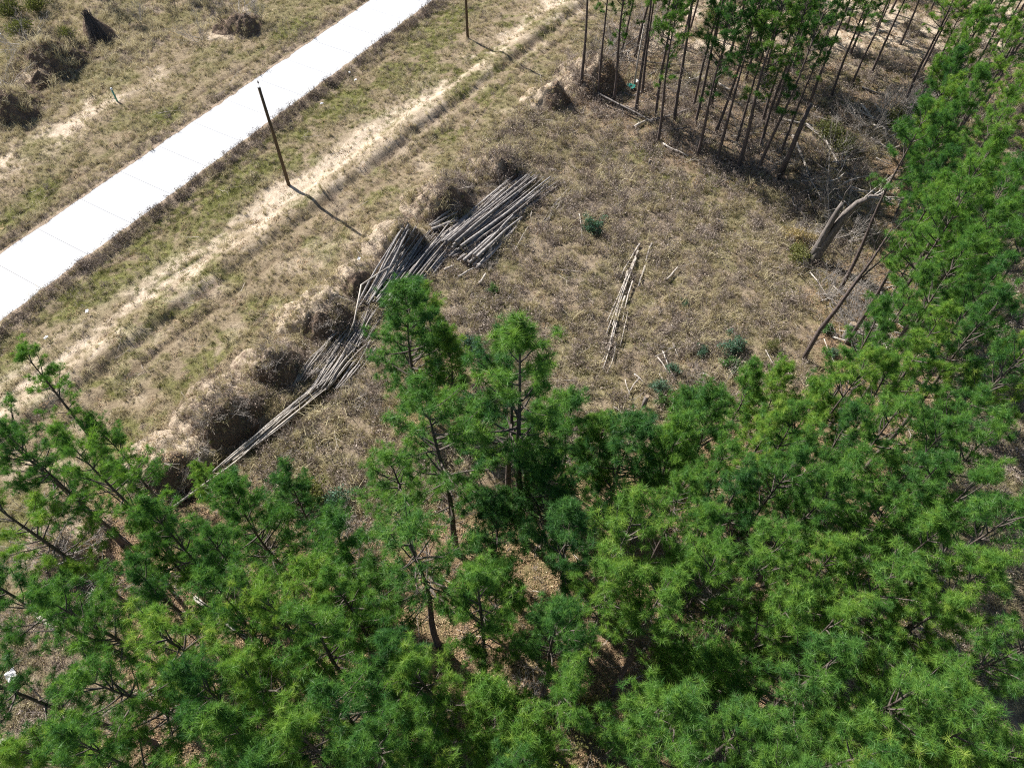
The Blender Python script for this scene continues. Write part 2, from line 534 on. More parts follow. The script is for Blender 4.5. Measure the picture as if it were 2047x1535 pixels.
for px, py in [(1808, 203), (1832, 212), (1886, 183), (1919, 186), (1964, 212), (2036, 163), (1703, 170), (1740, 150), (1690, 60), (1800, 90), (1950, 60), (2030, 40), (1600, 60), (1520, 30), (1860, 20), (1420, 15), (1980, 110), (1480, 120), (1530, 150), (1585, 110), (1640, 105), (1662, 190), (1590, 70), (1752, 60), (1905, 105), (1842, 140), (1998, 150), (1780, 25), (1445, 70), (1380, 60), (1700, 110), (1620, 20), (1930, 15)]:
    grove.append(at(px, py))
GROVE_OUT = [(24, 92), (32, 90), (40, 94), (48, 89), (56, 92), (63, 84), (66, 76), (36, 97), (18, 95), (60, 98)]

tx = np.array([t[0] for t in trees]); ty = np.array([t[1] for t in trees])
gx = np.array([t[0] for t in grove]); gy = np.array([t[1] for t in grove])


def near_field(x, y, px, py, r):
    x = np.asarray(x, float); o = np.zeros_like(x)
    for a, b in zip(px, py):
        o += np.exp(-((x - a) ** 2 + (y - b) ** 2) / (r * r))
    return o


def fields(x, y):
    """what covers the ground at x, y: every mask 0..1"""
    x = np.asarray(x, float); y = np.asarray(y, float)
    u, v = uv(x, y)
    cu = 6.8 + v * .085
    nA = fbm(x, y, 2.6, 21); nB = fbm(x, y, .9, 22); nC = fbm(x, y, 7, 23)
    along = fbm(u * 1.0, v * .22, 1.2, 24)      # streaks drawn out along the road
    n = (nA * .5 + nB * .5)
    forest = np.clip(near_field(x, y, tx, ty, 2.7) * .75 - .1, 0, 1)
    gro = np.clip(near_field(x, y, gx, gy, 3.2) * .75, 0, 1)
    sand = bump(u, cu, 1.6) * 1.25 + .6 * bump(u, cu + 3.0, 1.0) * (nA > .45) + .85 * bump(u, -16.6, 2.2) * sstep(.48, .68, nA)
    sand = sand * sstep(.36, .60, n * .5 + along * .5) * 1.25 * (.55 + .9 * nB)
    sand += .35 * (u > cu + 3) * (u < cu + 9) * sstep(.55, .75, nA)
    back = sstep(68, 76, y) * sstep(8, 16, x)
    sand += back * sstep(.35, .65, nA) * 1.0
    spx, spy = at(565, 382)
    sand += 1.3 * np.exp(-((x - spx) ** 2 + (y - spy) ** 2) / 1.3)
    green = (bump(u, 4.0, 1.6) * (.5 + along) + .9 * bump(u, -9.9, 1.1)) * sstep(.38, .62, nA) * 1.2
    g1x, g1y = at(1330, 330); g2x, g2y = at(1500, 420)
    # yellow-green belt at the grove's sunny edge
    tt = np.clip(((x - g1x) * (g2x - g1x) + (y - g1y) * (g2y - g1y)) / ((g2x - g1x) ** 2 + (g2y - g1y) ** 2), -.6, 1.1)
    dd = np.hypot(x - g1x - tt * (g2x - g1x), y - g1y - tt * (g2y - g1y))
    green += .85 * sstep(.44, .62, fbm(x, y, 3.1, 31)) * (u > 1.5) * (u < 17) * (nB > .4) + .45 * sstep(.48, .64, fbm(x, y, 2.1, 33)) * (u >= 17) + .5 * sstep(.5, .64, fbm(x, y, 4.1, 35)) * (u < -8)
    green += np.exp(-(dd / 2.0) ** 2) * sstep(.35, .6, nA) * .9
    clear_ = sstep(17, 22, u) * (1 - forest)
    brown = np.clip(clear_ * (.05 + .75 * nC) + .9 * bump(u, .75, .75) + .5 * bump(u, -ROAD_W - .8, .7), 0, 1)
    brown = np.clip(brown + .8 * (u < -20) * sstep(.45, .6, nA) - .6 * (u < -15) * (u > -19), 0, 1)
    litter = np.clip(forest + gro * .45, 0, 1)
    rut = np.clip(bump(u, 2.6, .18) + bump(u, cu + 3.4, .45) * sstep(.4, .6, nA) + bump(u, cu + 5.2, .25) * .8 + bump(u, -9.3, .15), 0, 1)
    for i, (cx, cy, r, h, sd) in enumerate(_md):
        d = np.hypot(x - cx + .15 * r, y - cy - .15 * r)
        w = np.clip(1.25 - d / r, 0, 1)
        sand += .8 * sd * w * (n > .5)
        green *= 1 - np.clip(w * 1.5, 0, 1)
        brown = np.clip(brown + (1 - sd) * w, 0, 1)
    sand = np.clip(sand, 0, 1) * (1 - forest * .85)
    return dict(u=u, v=v, cu=cu, sand=sand, green=np.clip(green, 0, 1), brown=brown, litter=litter,
                rut=rut, forest=forest, grove=gro, n=n, nC=nC, nA=nA, nB=nB, clear=clear_)


# ------------------------------------------------------------------ ground
def axis(lo, hi, step, far):
    a = list(np.arange(lo, hi + step * .5, step))
    s = step; x = a[0]; left = []
    while x > -far:
        s *= 1.35; x -= s; left.append(x)
    s = step; x = a[-1]; right = []
    while x < far:
        s *= 1.35; x += s; right.append(x)
    return np.array(left[::-1] + a + right)


X = axis(-66, 66, .3, 900); Y = axis(-4, 94, .3, 900)
XX, YY = np.meshgrid(X, Y)
xf = XX.ravel(); yf = YY.ravel()
ZZ = ground_z(xf, yf, False)
fl = fields(xf, yf)
ZZ = np.where((fl['u'] < .12) & (fl['u'] > -ROAD_W - .12), -.06, ZZ)
me = bpy.data.meshes.new('ground')
nx, ny = len(X), len(Y)
nv = nx * ny
me.vertices.add(nv)
me.vertices.foreach_set('co', np.stack([xf, yf, ZZ], 1).astype(np.float32).ravel())
ii, jj = np.meshgrid(np.arange(nx - 1), np.arange(ny - 1))
b = (jj * nx + ii).ravel()
q = np.stack([b, b + 1, b + nx + 1, b + nx], 1).astype(np.int32)
me.loops.add(q.size); me.loops.foreach_set('vertex_index', q.ravel())
me.polygons.add(len(q)); me.polygons.foreach_set('loop_start', np.arange(0, q.size, 4, dtype=np.int32))
me.polygons.foreach_set('use_smooth', np.ones(len(q), bool))
for k in ('sand', 'green', 'brown', 'litter', 'rut'):
    a = me.attributes.new(k, 'FLOAT', 'POINT'); a.data.foreach_set('value', fl[k].astype(np.float32))
me.materials.append(M['ground'])
me.update(calc_edges=True)
tag(link('ground', me), kind='structure')

# ------------------------------------------------------------------ road: a row of concrete slabs with recessed joints
road = empty('road', (RX, RY, 0), math.atan2(DY, DX) - math.pi / 2)
tag(road, kind='structure')
# local frame of the road: x = u, y = v
SL = 4.42
v0 = 21.6 - SL * 8
mb = MB()
L = SL - .025
seg = 8
top = []
mbv = []; mbf = []
for k in range(seg + 1):
    yy = L * k / seg
    for xx in (-ROAD_W, 0):
        mbv += [(xx, yy, .05), (xx, yy, -.12)]
for k in range(seg):
    a = k * 4
    mbf += [(a, a + 2, a + 6, a + 4), (a + 2, a + 3, a + 7, a + 6), (a + 1, a, a + 4, a + 5)]
e = seg * 4
mbf += [(0, 1, 3, 2), (e, e + 2, e + 3, e + 1)]
mb.add(mbv, mbf)
slab = mb.mesh('concrete_slab', [M['concrete']], False)
for k in range(26):
    o = link('concrete_slab', slab, road, (0, v0 + k * SL, random.uniform(-.002, .002)))
# dirt strip that fills the joints and laps over the slab edges
mb = MB()
mb.add([(-ROAD_W + .02, -14, .02), (-.02, -14, .02), (-.02, 102, .02), (-ROAD_W + .02, 102, .02)], [(0, 1, 2, 3)])
o = link('joint_filler', mb.mesh('joint_filler', [M['cut']], False), road)
# ragged soil edge lapping onto the concrete
for side in (0, 1):
    mb = MB()
    for k in range(420):
        v = -14 + k * .28
        w = .02 + .20 * float(fbm(v, side * 9.0, .9, 90 + side)) ** 3 * 2 + random.uniform(0, .06)
        if side == 0:
            mb.v += [(.35, v, -.01), (-w * .2, v, .066), (-w, v, .054)]
        else:
            mb.v += [(-ROAD_W - .35, v, -.01), (-ROAD_W + w * .2, v, .066), (-ROAD_W + w, v, .054)]
        mb.n += 3
        if k:
            a = (k - 1) * 3
            for q in ((a, a + 1, a + 4, a + 3), (a + 1, a + 2, a + 5, a + 4)):
                mb.f.append(q if side else q[::-1]); mb.m.append(0)
    link('soil_edge', mb.mesh('soil_edge', [M['cut']]), road)

# ------------------------------------------------------------------ mounds
def mound_material(name, sandy):
    m, nt, out = newmat(name)
    co = coord(nt)
    n1 = noise(nt, 1.6, 6, .7, co); n2 = noise(nt, 7, 5, .75, co)
    sandc = ramp(nt, n2, [(.25, (.27, .205, .145)), (.5, (.45, .365, .27)), (.75, (.64, .55, .43))])
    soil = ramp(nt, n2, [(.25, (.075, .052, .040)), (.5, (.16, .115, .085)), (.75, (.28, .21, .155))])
    f = ramp(nt, n1, [(max(0, .62 - .38 * sandy), (0, 0, 0)), (min(1, .78 - .36 * sandy), (1, 1, 1))])
    # broken-open side: root-filled topsoil, darkened to paint in the shade away from sun
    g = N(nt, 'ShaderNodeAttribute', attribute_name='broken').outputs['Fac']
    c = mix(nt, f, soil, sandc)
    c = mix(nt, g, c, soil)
    ad = N(nt, 'ShaderNodeMath', operation='ADD'); nt.links.new(n2, ad.inputs[0]); nt.links.new(n1, ad.inputs[1])
    pbsdf(nt, out, c, .95, ad.outputs[0], 1., .15, .1)
    return m


MMAT = {k: mound_material('mound_soil_%s' % n_, k) for k, n_ in ((1.0, 'bare'), (.6, 'mixed'), (.15, 'dark'))}
for i, (px, py, r, h, sd, lb) in enumerate(MOUNDS):
    cx, cy = _md[i][0], _md[i][1]
    R = r * 1.45; n = int(2 * R / .13)
    g = np.linspace(-R, R, n)
    GX, GY = np.meshgrid(g, g)
    wx = GX.ravel() + cx; wy = GY.ravel() + cy
    mh = mound_h(i, wx, wy)
    crag = (fbm(wx, wy, .5, 81, 4) - .5) * .62
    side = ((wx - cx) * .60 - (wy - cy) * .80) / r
    shade_side = sstep(-.12, .22, side + (fbm(wx, wy, .7, 83) - .5) * .9)  # side away from the sun: rougher soil, with shade painted into its colour
    z = ground_z(wx, wy, False) + mh + crag * np.clip(mh / (h * .3), 0, 1) * (.5 + shade_side)
    z = z - .10 * (mh < .02) - .12 * sstep(.9, 1.0, np.hypot(GX.ravel(), GY.ravel()) / R)
    rr = np.hypot(GX, GY).ravel()
    vs = np.stack([GX.ravel(), GY.ravel(), z], 1)
    keep = rr <= R
    idx = -np.ones(n * n, int); idx[keep] = np.arange(keep.sum())
    fs = []
    for a in range(n - 1):
        for b_ in range(n - 1):
            qd = (a * n + b_, a * n + b_ + 1, (a + 1) * n + b_ + 1, (a + 1) * n + b_)
            t = [idx[k] for k in qd]
            if min(t) >= 0: fs.append(tuple(int(k) for k in t))
    me = bpy.data.meshes.new('dirt_mound')
    me.from_pydata(vs[keep].tolist(), [], fs)
    a = me.attributes.new('broken', 'FLOAT', 'POINT'); a.data.foreach_set('value', shade_side[keep].astype(np.float32))
    me.materials.append(MMAT[1.0] if sd > .75 else MMAT[.6] if sd > .3 else MMAT[.15])
    me.polygons.foreach_set('use_smooth', [True] * len(fs))
    me.update()
    o = link('dirt_mound', me, None, (cx, cy, 0))
    tag(o, lb, 'dirt mound', 'dirt mounds beside the log piles and road')


# ------------------------------------------------------------------ pines
def rot_about(v, axis_, ang):
    return Matrix.Rotation(ang, 3, axis_) @ v


def tufts(P, D, R, nn, L_, W_):
    """P,D (n,3) tips and directions -> triangles of needles fanning round D"""
    n = len(P)
    D = D / np.linalg.norm(D, axis=1, keepdims=True)
    ref = np.where(np.abs(D[:, 2:3]) > .9, np.array([[1., 0, 0]]), np.array([[0, 0, 1.]]))
    A = np.cross(D, ref); A /= np.linalg.norm(A, axis=1, keepdims=True)
    B = np.cross(D, A)
    ph = rng.uniform(0, 2 * np.pi, (n, nn)); th = np.arccos(rng.uniform(-.25, 1, (n, nn))) * .98
    st, ct = np.sin(th)[..., None], np.cos(th)[..., None]
    d = D[:, None] * ct + (A[:, None] * np.cos(ph)[..., None] + B[:, None] * np.sin(ph)[..., None]) * st
    ln = (L_ * rng.uniform(.7, 1.2, (n, nn)) * R[:, None])[..., None]
    root = P[:, None] + D[:, None] * rng.uniform(-.16, .02, (n, nn))[..., None] * R[:, None, None]
    tip = root + d * ln
    tip[..., 2] -= .12 * ln[..., 0] ** 2 / L_
    w = np.cross(d, rng.normal(size=(n, nn, 3))); w /= np.linalg.norm(w, axis=-1, keepdims=True)
    mid = root + d * ln * .35
    w = w * W_
    tri = np.stack([root, mid + w * 0 + d * 0, tip], 2)
    tri = np.stack([root - w, root + w, tip], 2)
    tint = np.repeat(rng.uniform(0, 1, n), nn * 3)
    return tri.reshape(-1, 3), tint


def make_pine(seed, h, crown_from, R, spacing, twigs, tufts_per, nneed, needle_L, needle_W, mat, dead_stubs=10, r0=.17, lean=.4, sides=8, clump=1.0, sparse_low=0.):
    random.seed(seed)
    tb = MB(); lb = MB()
    # trunk line
    ph1, ph2 = random.uniform(0, 6.3), random.uniform(0, 6.3)
    def tp(z):
        t = z / h
        return Vector((lean * .35 * math.sin(t * 2.2 + ph1) * t + .08 * math.sin(t * 9 + ph2), lean * .35 * math.cos(t * 2.0 + ph2) * t + .08 * math.cos(t * 8 + ph1) * t, z))
    zs = [-.3] + [h * k / 14 for k in range(15)]
    rad = [r0 * 1.25 if z <= 0 else max(.018, r0 * (1 - (z / h) ** 1.15 * .93)) for z in zs]
    rad[1] = r0 * 1.12
    tb.tube([tp(z) if z > 0 else Vector((tp(0).x, tp(0).y, z)) for z in zs], rad, sides, wob=.06)
    P = []; D = []; RR = []
    z0 = h * crown_from
    z = z0
    while z < h - .15:
        t = (z - z0) / (h - z0)
        prof = (math.sin(min(1, t * 1.25 + .28) * math.pi * .5)) * (1 - t) ** .55 + .10
        for k in range(random.choice((2, 3, 3, 4))):
            if random.random() < .24 or (t < .35 and random.random() < sparse_low): continue
            az = random.uniform(0, 2 * math.pi)
            ln = R * prof * random.choice((.62, .85, 1., 1.15)) * random.uniform(.85, 1.1)
            up = math.radians(random.uniform(2, 22) + 48 * t)
            d = Vector((math.cos(az) * math.cos(up), math.sin(az) * math.cos(up), math.sin(up)))
            p = tp(z); pts = [p]; ns = 5
            for s_ in range(ns):
                d = (d + Vector((random.uniform(-.16, .16), random.uniform(-.16, .16), random.uniform(-.02, .16)))).normalized()
                p = p + d * ln / ns; pts.append(p)
            rb = .012 + .014 * ln
            lb.tube(pts, [max(.008, rb * (1 - q / ns * .75)) for q in range(ns + 1)], 4, cap=False)
            nt_ = max(3, int(twigs * ln / R + random.uniform(-1, 1)))
            for j in range(nt_):
                f = random.uniform(.38, 1.0) if j else 1.0
                q = f * ns; a = min(int(q), ns - 1)
                b0 = pts[a].lerp(pts[a + 1], q - a)
                dd = (pts[a + 1] - pts[a]).normalized()
                if j:
                    sd = dd.cross(Vector((0, 0, 1))).normalized() * random.choice((-1, 1))
                    dd = (dd * random.uniform(.4, 1.) + sd * random.uniform(.3, 1.) + Vector((0, 0, random.uniform(.05, .6)))).normalized()
                tl = random.uniform(.25, .75) * (.6 + .4 * (1 - f)) * (.5 + .22 * ln)
                e1 = b0 + dd * tl
                lb.tube([b0, b0.lerp(e1, .5) + Vector((0, 0, -.02)), e1], [.011, .008, .005], 3, cap=False)
                for m_ in range(tufts_per):
                    w = random.uniform(.25, 1.) if m_ else 1.
                    off = Vector((random.gauss(0, .13), random.gauss(0, .13), random.gauss(.02, .09))) * clump if m_ else Vector((0, 0, 0))
                    P.append(b0.lerp(e1, w) + off)
                    D.append((dd * .6 + Vector((random.uniform(-.5, .5), random.uniform(-.5, .5), random.uniform(.2, 1.1)))).normalized())
                    RR.append(random.uniform(.75, 1.2))
        z += spacing * random.uniform(.7, 1.3)
    for m_ in range(14):
        P.append(tp(h) + Vector((random.gauss(0, .12), random.gauss(0, .12), random.uniform(-.4, .1)))); D.append(Vector((random.uniform(-.5, .5), random.uniform(-.5, .5), 1))); RR.append(1.1)
    # bare dead stubs under the crown
    for k in range(dead_stubs):
        zz = random.uniform(h * .25, z0 + .5)
        az = random.uniform(0, 6.3); ln = random.uniform(.3, 1.6)
        p = tp(zz); d = Vector((math.cos(az), math.sin(az), random.uniform(-.25, .3)))
        pts = [p]
        for s_ in range(3):
            d = (d + Vector((random.uniform(-.2, .2), random.uniform(-.2, .2), random.uniform(-.15, .1)))).normalized()
            p = p + d * ln / 3; pts.append(p)
        lb.tube(pts, [.022, .017, .011, .005], 4, cap=False)
    tri, tint = tufts(np.array([tuple(p) for p in P]), np.array([tuple(p) for p in D]), np.array(RR), nneed, needle_L, needle_W)
    crown = tri_mesh('crown', tri, len(tri) // 3, mat, tint)
    return (tb.mesh('trunk', [M['bark']]), lb.mesh('branchwork', [M['limb']]), crown, h)


def place_pine(proto, x, y, h, rz, tilt, label, group, name='pine_tree'):
    tm, lm, cm, ph = proto
    s = h / ph
    r = empty(name, (x, y, gz(x, y) - .05), rz)
    r.rotation_euler = (tilt[0], tilt[1], rz)
    r.scale = (s * random.uniform(.93, 1.08), s * random.uniform(.93, 1.08), s)
    link('trunk', tm, r)
    tag(link('branchwork', lm, r), kind='stuff')
    tag(link('crown', cm, r), kind='stuff')
    tag(r, label, 'pine tree', group)
    return r


FOREST = [make_pine(100 + k, 15, (.42, .50, .38, .54, .46, .42, .48)[k], (2.7, 2.3, 3.0, 2.2, 2.8, 2.1, 2.5)[k], .50, 8, 4, 38, .25, .0068, M['needle'], r0=.15, clump=.85) for k in range(7)]
YOUNG = [make_pine(200 + k, 9, (.22, .28, .16)[k], (1.9, 1.6, 2.1)[k], .32, 8, 4, 34, .23, .0068, M['needle'], 4, r0=.08, lean=.3) for k in range(3)]
GROVEP = [make_pine(300 + k, 17, (.40, .46, .36, .50)[k], (2.6, 2.2, 2.8, 2.3)[k], .42, 7, 4, 24, .27, .0125, M['needle_far'], 16, r0=.155, lean=.5, sparse_low=.5) for k in range(4)]

random.seed(5)


def tree_label(px, py, h):
    sp = {(795, 578): 'mid-height pine whose crown top overlaps the lower end of the big log pile',
          (852, 580): 'small young pine just right of the pine overlapping the big log pile',
          (893, 662): 'young slim pine standing alone between the log pile pine and the tall middle pine',
          (1055, 662): 'tallest pine in the middle of the photo with a long bare dark trunk showing',
          (1012, 672): 'tall pine crowded against the left side of the tallest middle pine',
          (1138, 782): 'short bushy pine just right of the tallest middle pine',
          (872, 795): 'broad pine left of and below the tallest middle pine',
          (30, 705): 'topmost pine on the left edge of the photo, in front of the sandy verge',
          (90, 760): 'small-crowned pine right beside the topmost left edge pine',
          (390, 935): 'tiny young pine poking up beside the thin end of the long poles',
          (1660, 352): 'smaller bright pine at the tip of the right-hand woods beside the split dead snag',
          (1679, 447): 'small bright green pine between the split snag and the right-hand woods',
          (246, 925): 'young pine in front of the bare sandy mound at lower left'}
    if (px, py) in sp: return sp[(px, py)], None
    if px > 1590 and py < 700:
        return 'dense bright green pine packed in the right-hand woods above the clearing corner', 'pines in the right-hand woods above the clearing corner'
    if px > 1480 and py < 1010:
        return 'dense green pine in the right-hand woods below the leaning bare tree', 'pines in the right-hand woods below the leaning bare tree'
    if px > 1340 and py >= 1010:
        return 'tall pine over brown leaf litter in the lower right woods', 'pines in the lower right woods'
    if px < 700 and py < 1130:
        return 'tall green pine in the left woods below the long thin poles', 'pines in the left woods below the long poles'
    if px < 700:
        return 'tall pine with spreading crown in the lower left corner woods', 'pines in the lower left corner woods'
    if py < 1010:
        return 'green pine at the near edge of the brown clearing, under its lower side', 'pines along the lower side of the clearing'
    if py > 1250:
        return 'tall pine over brown leaf litter in the middle of the bottom woods', 'pines in the bottom middle woods'
    return 'green pine in the middle woods below the tallest middle pine', 'pines in the middle woods below the tallest pine'


COLS = ['at the far left', 'at left', 'left of centre', 'in the middle', 'right of centre', 'at right', 'at the far right']
ROWS = ['near the top', 'in the upper part', 'above mid height', 'below mid height', 'in the lower part', 'along the bottom']
ORD = ['first', 'second', 'third', 'fourth', 'fifth', 'sixth', 'seventh', 'eighth', 'ninth', 'tenth', 'eleventh', 'twelfth', 'thirteenth', 'fourteenth', 'fifteenth', 'sixteenth', 'seventeenth', 'eighteenth', 'nineteenth', 'twentieth']
cells = {}
for k, t_ in enumerate(trees):
    cells.setdefault((int(min(6, max(0, t_[3] // 293))), int(min(5, max(0, t_[4] // 256)))), []).append(k)
order = {}
for c_, ks in cells.items():
    ks.sort(key=lambda k: trees[k][3])
    for n_, k in enumerate(ks): order[k] = (c_, n_, len(ks))
for k, (x, y, h, px, py) in enumerate(trees):
    lab, grp = tree_label(px, py, h)
    if grp:
        c_, n_, m_ = order[k]
        lab = '%s pine, %s from left of those %s %s' % ('tall' if h >= 15 else 'medium' if h > 12 else 'short', ORD[n_], ROWS[c_[1]], COLS[c_[0]])
    pr = YOUNG[k % 3] if h < 12.5 else FOREST[(k * 5 + int(abs(x) * 3)) % 7]
    t = (random.gauss(0, .018), random.gauss(0, .018))
    rr = place_pine(pr, x, y, h, random.uniform(0, 6.28), t, lab, grp)
    wide = 1.3 if (px, py) in ((1055, 662), (795, 578), (872, 795), (808, 1048)) else 1.22 if 690 < px < 1330 and py < 1120 else 1.0
    rr.scale.x *= wide; rr.scale.y *= wide
for k, (x, y) in enumerate(grove + GROVE_OUT):
    if k == 0: lab, grp = 'leftmost thin straight pine of the grove, beside the pale clay mound', None
    elif k == 6: lab, grp = 'pine at the near left corner of the grove, by a pale fallen pole', None
    elif k == 14: lab, grp = 'thickest straight pine trunk at the near edge of the grove', None
    elif k < 32: lab, grp = 'tall straight pine with a long bare dark trunk in the open grove', 'tall straight pines of the open grove'
    elif k < len(grove): lab, grp = 'tall pine on sandy ground behind the fallen branches, top right', 'tall pines on sandy ground at the top right'
    else: lab, grp = 'tall pine of the grove standing beyond the top edge of the photo', 'grove pines beyond the top edge'
    h = random.uniform(14.5, 17.5)
    if k >= 32 and k < len(grove): h = random.uniform(12, 14.5)
    gp_ = GROVEP[(k * 3) % 4] if not 32 <= k < len(grove) else FOREST[k % 7]
    if grp and k < len(grove):
        gl = [j for j in range(len(grove)) if (j < 32) == (k < 32) and j not in (0, 6, 14)]
        gl.sort(key=lambda j: grove[j][0] / (grove[j][1] + 30))
        n_ = gl.index(k); m_ = len(gl)
        w_ = ORD[n_] + ' from left' if n_ < m_ / 2 else ORD[m_ - 1 - n_] + ' from right'
        lab = ('dark straight trunk pine in the open grove, %s' if k < 32 else 'pine on sandy ground behind the fallen branches at the top right, %s') % w_
    rr = place_pine(gp_, x, y, h, random.uniform(0, 6.28), (random.gauss(0, .025), random.gauss(0, .03)), lab, grp)
    if k == 14: rr.scale.x *= 1.25; rr.scale.y *= 1.25
for x, y, h in [(-55, 92, 17), (-47, 95, 17), (-66, 96, 16)]:
    place_pine(GROVEP[1], x, y, h, x, (0, 0), 'tall pine standing beyond the top left edge of the photo', 'pines beyond the top left edge')
# low needle sprigs on the grove trunks are part of the crowns; the broken trunk has none
def snag_log(name, pts, rads, mat, label, cat, group=None, sides=9, parts=None):
    mb = MB()
    base = Vector(pts[0])
    mb.tube([Vector(p) - base for p in pts], rads, sides, 0, capmi=1, wob=.10)
    o = link(name, mb.mesh(name, [mat, M['cut']]), None, base)
    return tag(o, label, cat, group)


bx, by = at(1557, 357)
snag_log('broken_trunk', [(bx, by, -.1), (bx + .15, by, 2.5), (bx + .3, by + .1, 5), (bx + .5, by + .2, 7.2)], [.27, .21, .19, .15], M['bark'],
         'broken-off dark pine trunk without a crown at the near edge of the grove', 'dead tree')


# ------------------------------------------------------------------ the split dead snag, leaning bare tree, stumps
def branchy(mb, p, d, ln, r, depth, spread=.5, up=.1, mi=0):
    pts = [p]; ns = 4
    for s_ in range(ns):
        d = (d + Vector((random.gauss(0, .13), random.gauss(0, .13), random.gauss(up * .5, .1)))).normalized()
        p = p + d * ln / ns; pts.append(p)
    mb.tube(pts, [max(.004, r * (1 - q / ns * .6)) for q in range(ns + 1)], 5 if r > .03 else 3, mi, cap=False)
    if depth > 0:
        for k in range(random.choice((2, 3, 3, 4))):
            f = random.uniform(.3, 1); a = min(int(f * ns), ns - 1)
            b0 = pts[a].lerp(pts[a + 1], f * ns - a)
            nd = (d + Vector((random.gauss(0, spread), random.gauss(0, spread), random.gauss(up, spread * .6)))).normalized()
            branchy(mb, b0, nd, ln * random.uniform(.4, .75), r * .5, depth - 1, spread, up, mi)


random.seed(21)
bx, by = at(1626, 522)
z0 = gz(bx, by)
root = empty('split_snag', (bx, by, z0))
tag(root, 'big grey dead tree split into two leaning stems beside the right-hand woods', 'dead tree')
mb = MB()
mb.tube([(0, 0, -.3), (0, 0, .2), (.15, .05, 1.2), (.5, .1, 3.), (.85, .15, 4.6), (1.35, .1, 5.7), (2.0, -.05, 6.3), (2.7, -.2, 6.5)], [.55, .42, .36, .32, .29, .24, .18, .12], 14, wob=.2)
link('leaning_stem', mb.mesh('leaning_stem', [M['snag']]), root)
mb = MB()
mb.tube([(-.25, .12, -.3), (-.2, .12, .5), (-.02, .15, 2.), (.0, .1, 3.6), (.15, .1, 5.1), (.28, .12, 5.8)], [.34, .30, .27, .24, .20, .13], 10, wob=.14)
mb.tube([(.2, .1, 5.6), (.1, .1, 6.6), (.25, .05, 7.3), (.0, 0, 8.)], [.06, .05, .035, .02], 5)
link('broken_stem', mb.mesh('broken_stem', [M['snag']]), root)
mb = MB()
for k in range(5):
    branchy(mb, Vector((2.3 + random.uniform(-.9, .3), -.1, 6.35)), Vector((random.uniform(.2, 1), random.uniform(-.3, .6), random.uniform(-.1, .8))), 1.6, .06, 1)
tag(link('branchwork', mb.mesh('branchwork', [M['dead']]), root), kind='stuff')

bx, by = at(1606, 719); z0 = gz(bx, by)
root = empty('leaning_tree', (bx, by, z0))
tag(root, 'slender bare leaning tree with a forked grey top at the right corner of the clearing', 'dead tree')
mb = MB()
mb.tube([(0, 0, -.2), (.05, .1, 1.), (.25, .3, 3.), (.7, .4, 5.), (1.1, .6, 7.), (1.6, .9, 9.), (2.1, 1.4, 11.)], [.19, .17, .15, .13, .10, .07, .04], 8, wob=.06)
link('trunk', mb.mesh('trunk', [M['bark']]), root)
mb = MB()
mb.tube([(1.1, .6, 7.), (1.7, .7, 8.3), (2.5, .8, 9.8), (3.1, 1.2, 11.)], [.06, .05, .035, .02], 5)
for z in (6.2, 7.5, 8.3, 9.2, 10.):
    branchy(mb, Vector((.9 + (z - 6) * .28, .5 + (z - 6) * .15, z)), Vector((random.uniform(-.3, 1), random.uniform(-.5, .8), .8)), 2.2, .035, 2)
tag(link('branchwork', mb.mesh('branchwork', [M['limb']]), root), kind='stuff')

snag_log('bare_pole_tree', [(*at(1268, 172), 0), (at(1268, 172)[0], at(1268, 172)[1] + .1, 3.), (at(1268, 172)[0] + .12, at(1268, 172)[1] + .2, 6.2)], [.09, .075, .05], M['birch'],
         'thin white bare trunk standing among the dark grove pines', 'dead tree')
for (px, py, hh, r, lb) in ((1690, 675, 1.5, .24, 'short dark upright stump right of the leaning bare tree'), (1286, 815, 1.3, .16, 'upright pale snapped stump in the lower clearing'),
                            (1738, 655, 1.2, .15, 'grey stump tangled in dead branches near the right-hand woods'), (1298, 328, .5, .12, 'small pale stump by the shadow of the grove')):
    x, y = at(px, py); z = gz(x, y)
    mb = MB()
    mb.tube([(0, 0, -.2), (0, .02, .1), (.02, .05, hh * .5), (.05 * hh, .08, hh)], [r * 1.5, r * 1.15, r, r * .9], 9, capmi=1, wob=.12)
    tag(link('stump', mb.mesh('stump', [M['snag'] if r < .2 or hh > 1.4 else M['dead'], M['cut']]), None, (x, y, z)), lb, 'stump')

# ------------------------------------------------------------------ logs
def log_between(a, za, b, zb, r, mat, label, group, name='log', bend=.25, sides=8, cat='log', taper=.55):
    x0, y0 = at(*a, za); x1, y1 = at(*b, zb)
    g0, g1 = gz(x0, y0), gz(x1, y1)
    g0 += .95 * float(trench(np.array([x0]), np.array([y0]))[0]); g1 += .95 * float(trench(np.array([x1]), np.array([y1]))[0])
    return log_world(Vector((x0, y0, g0 + za)), Vector((x1, y1, g1 + zb)), r, mat, label, group, name, bend, sides, cat, taper)


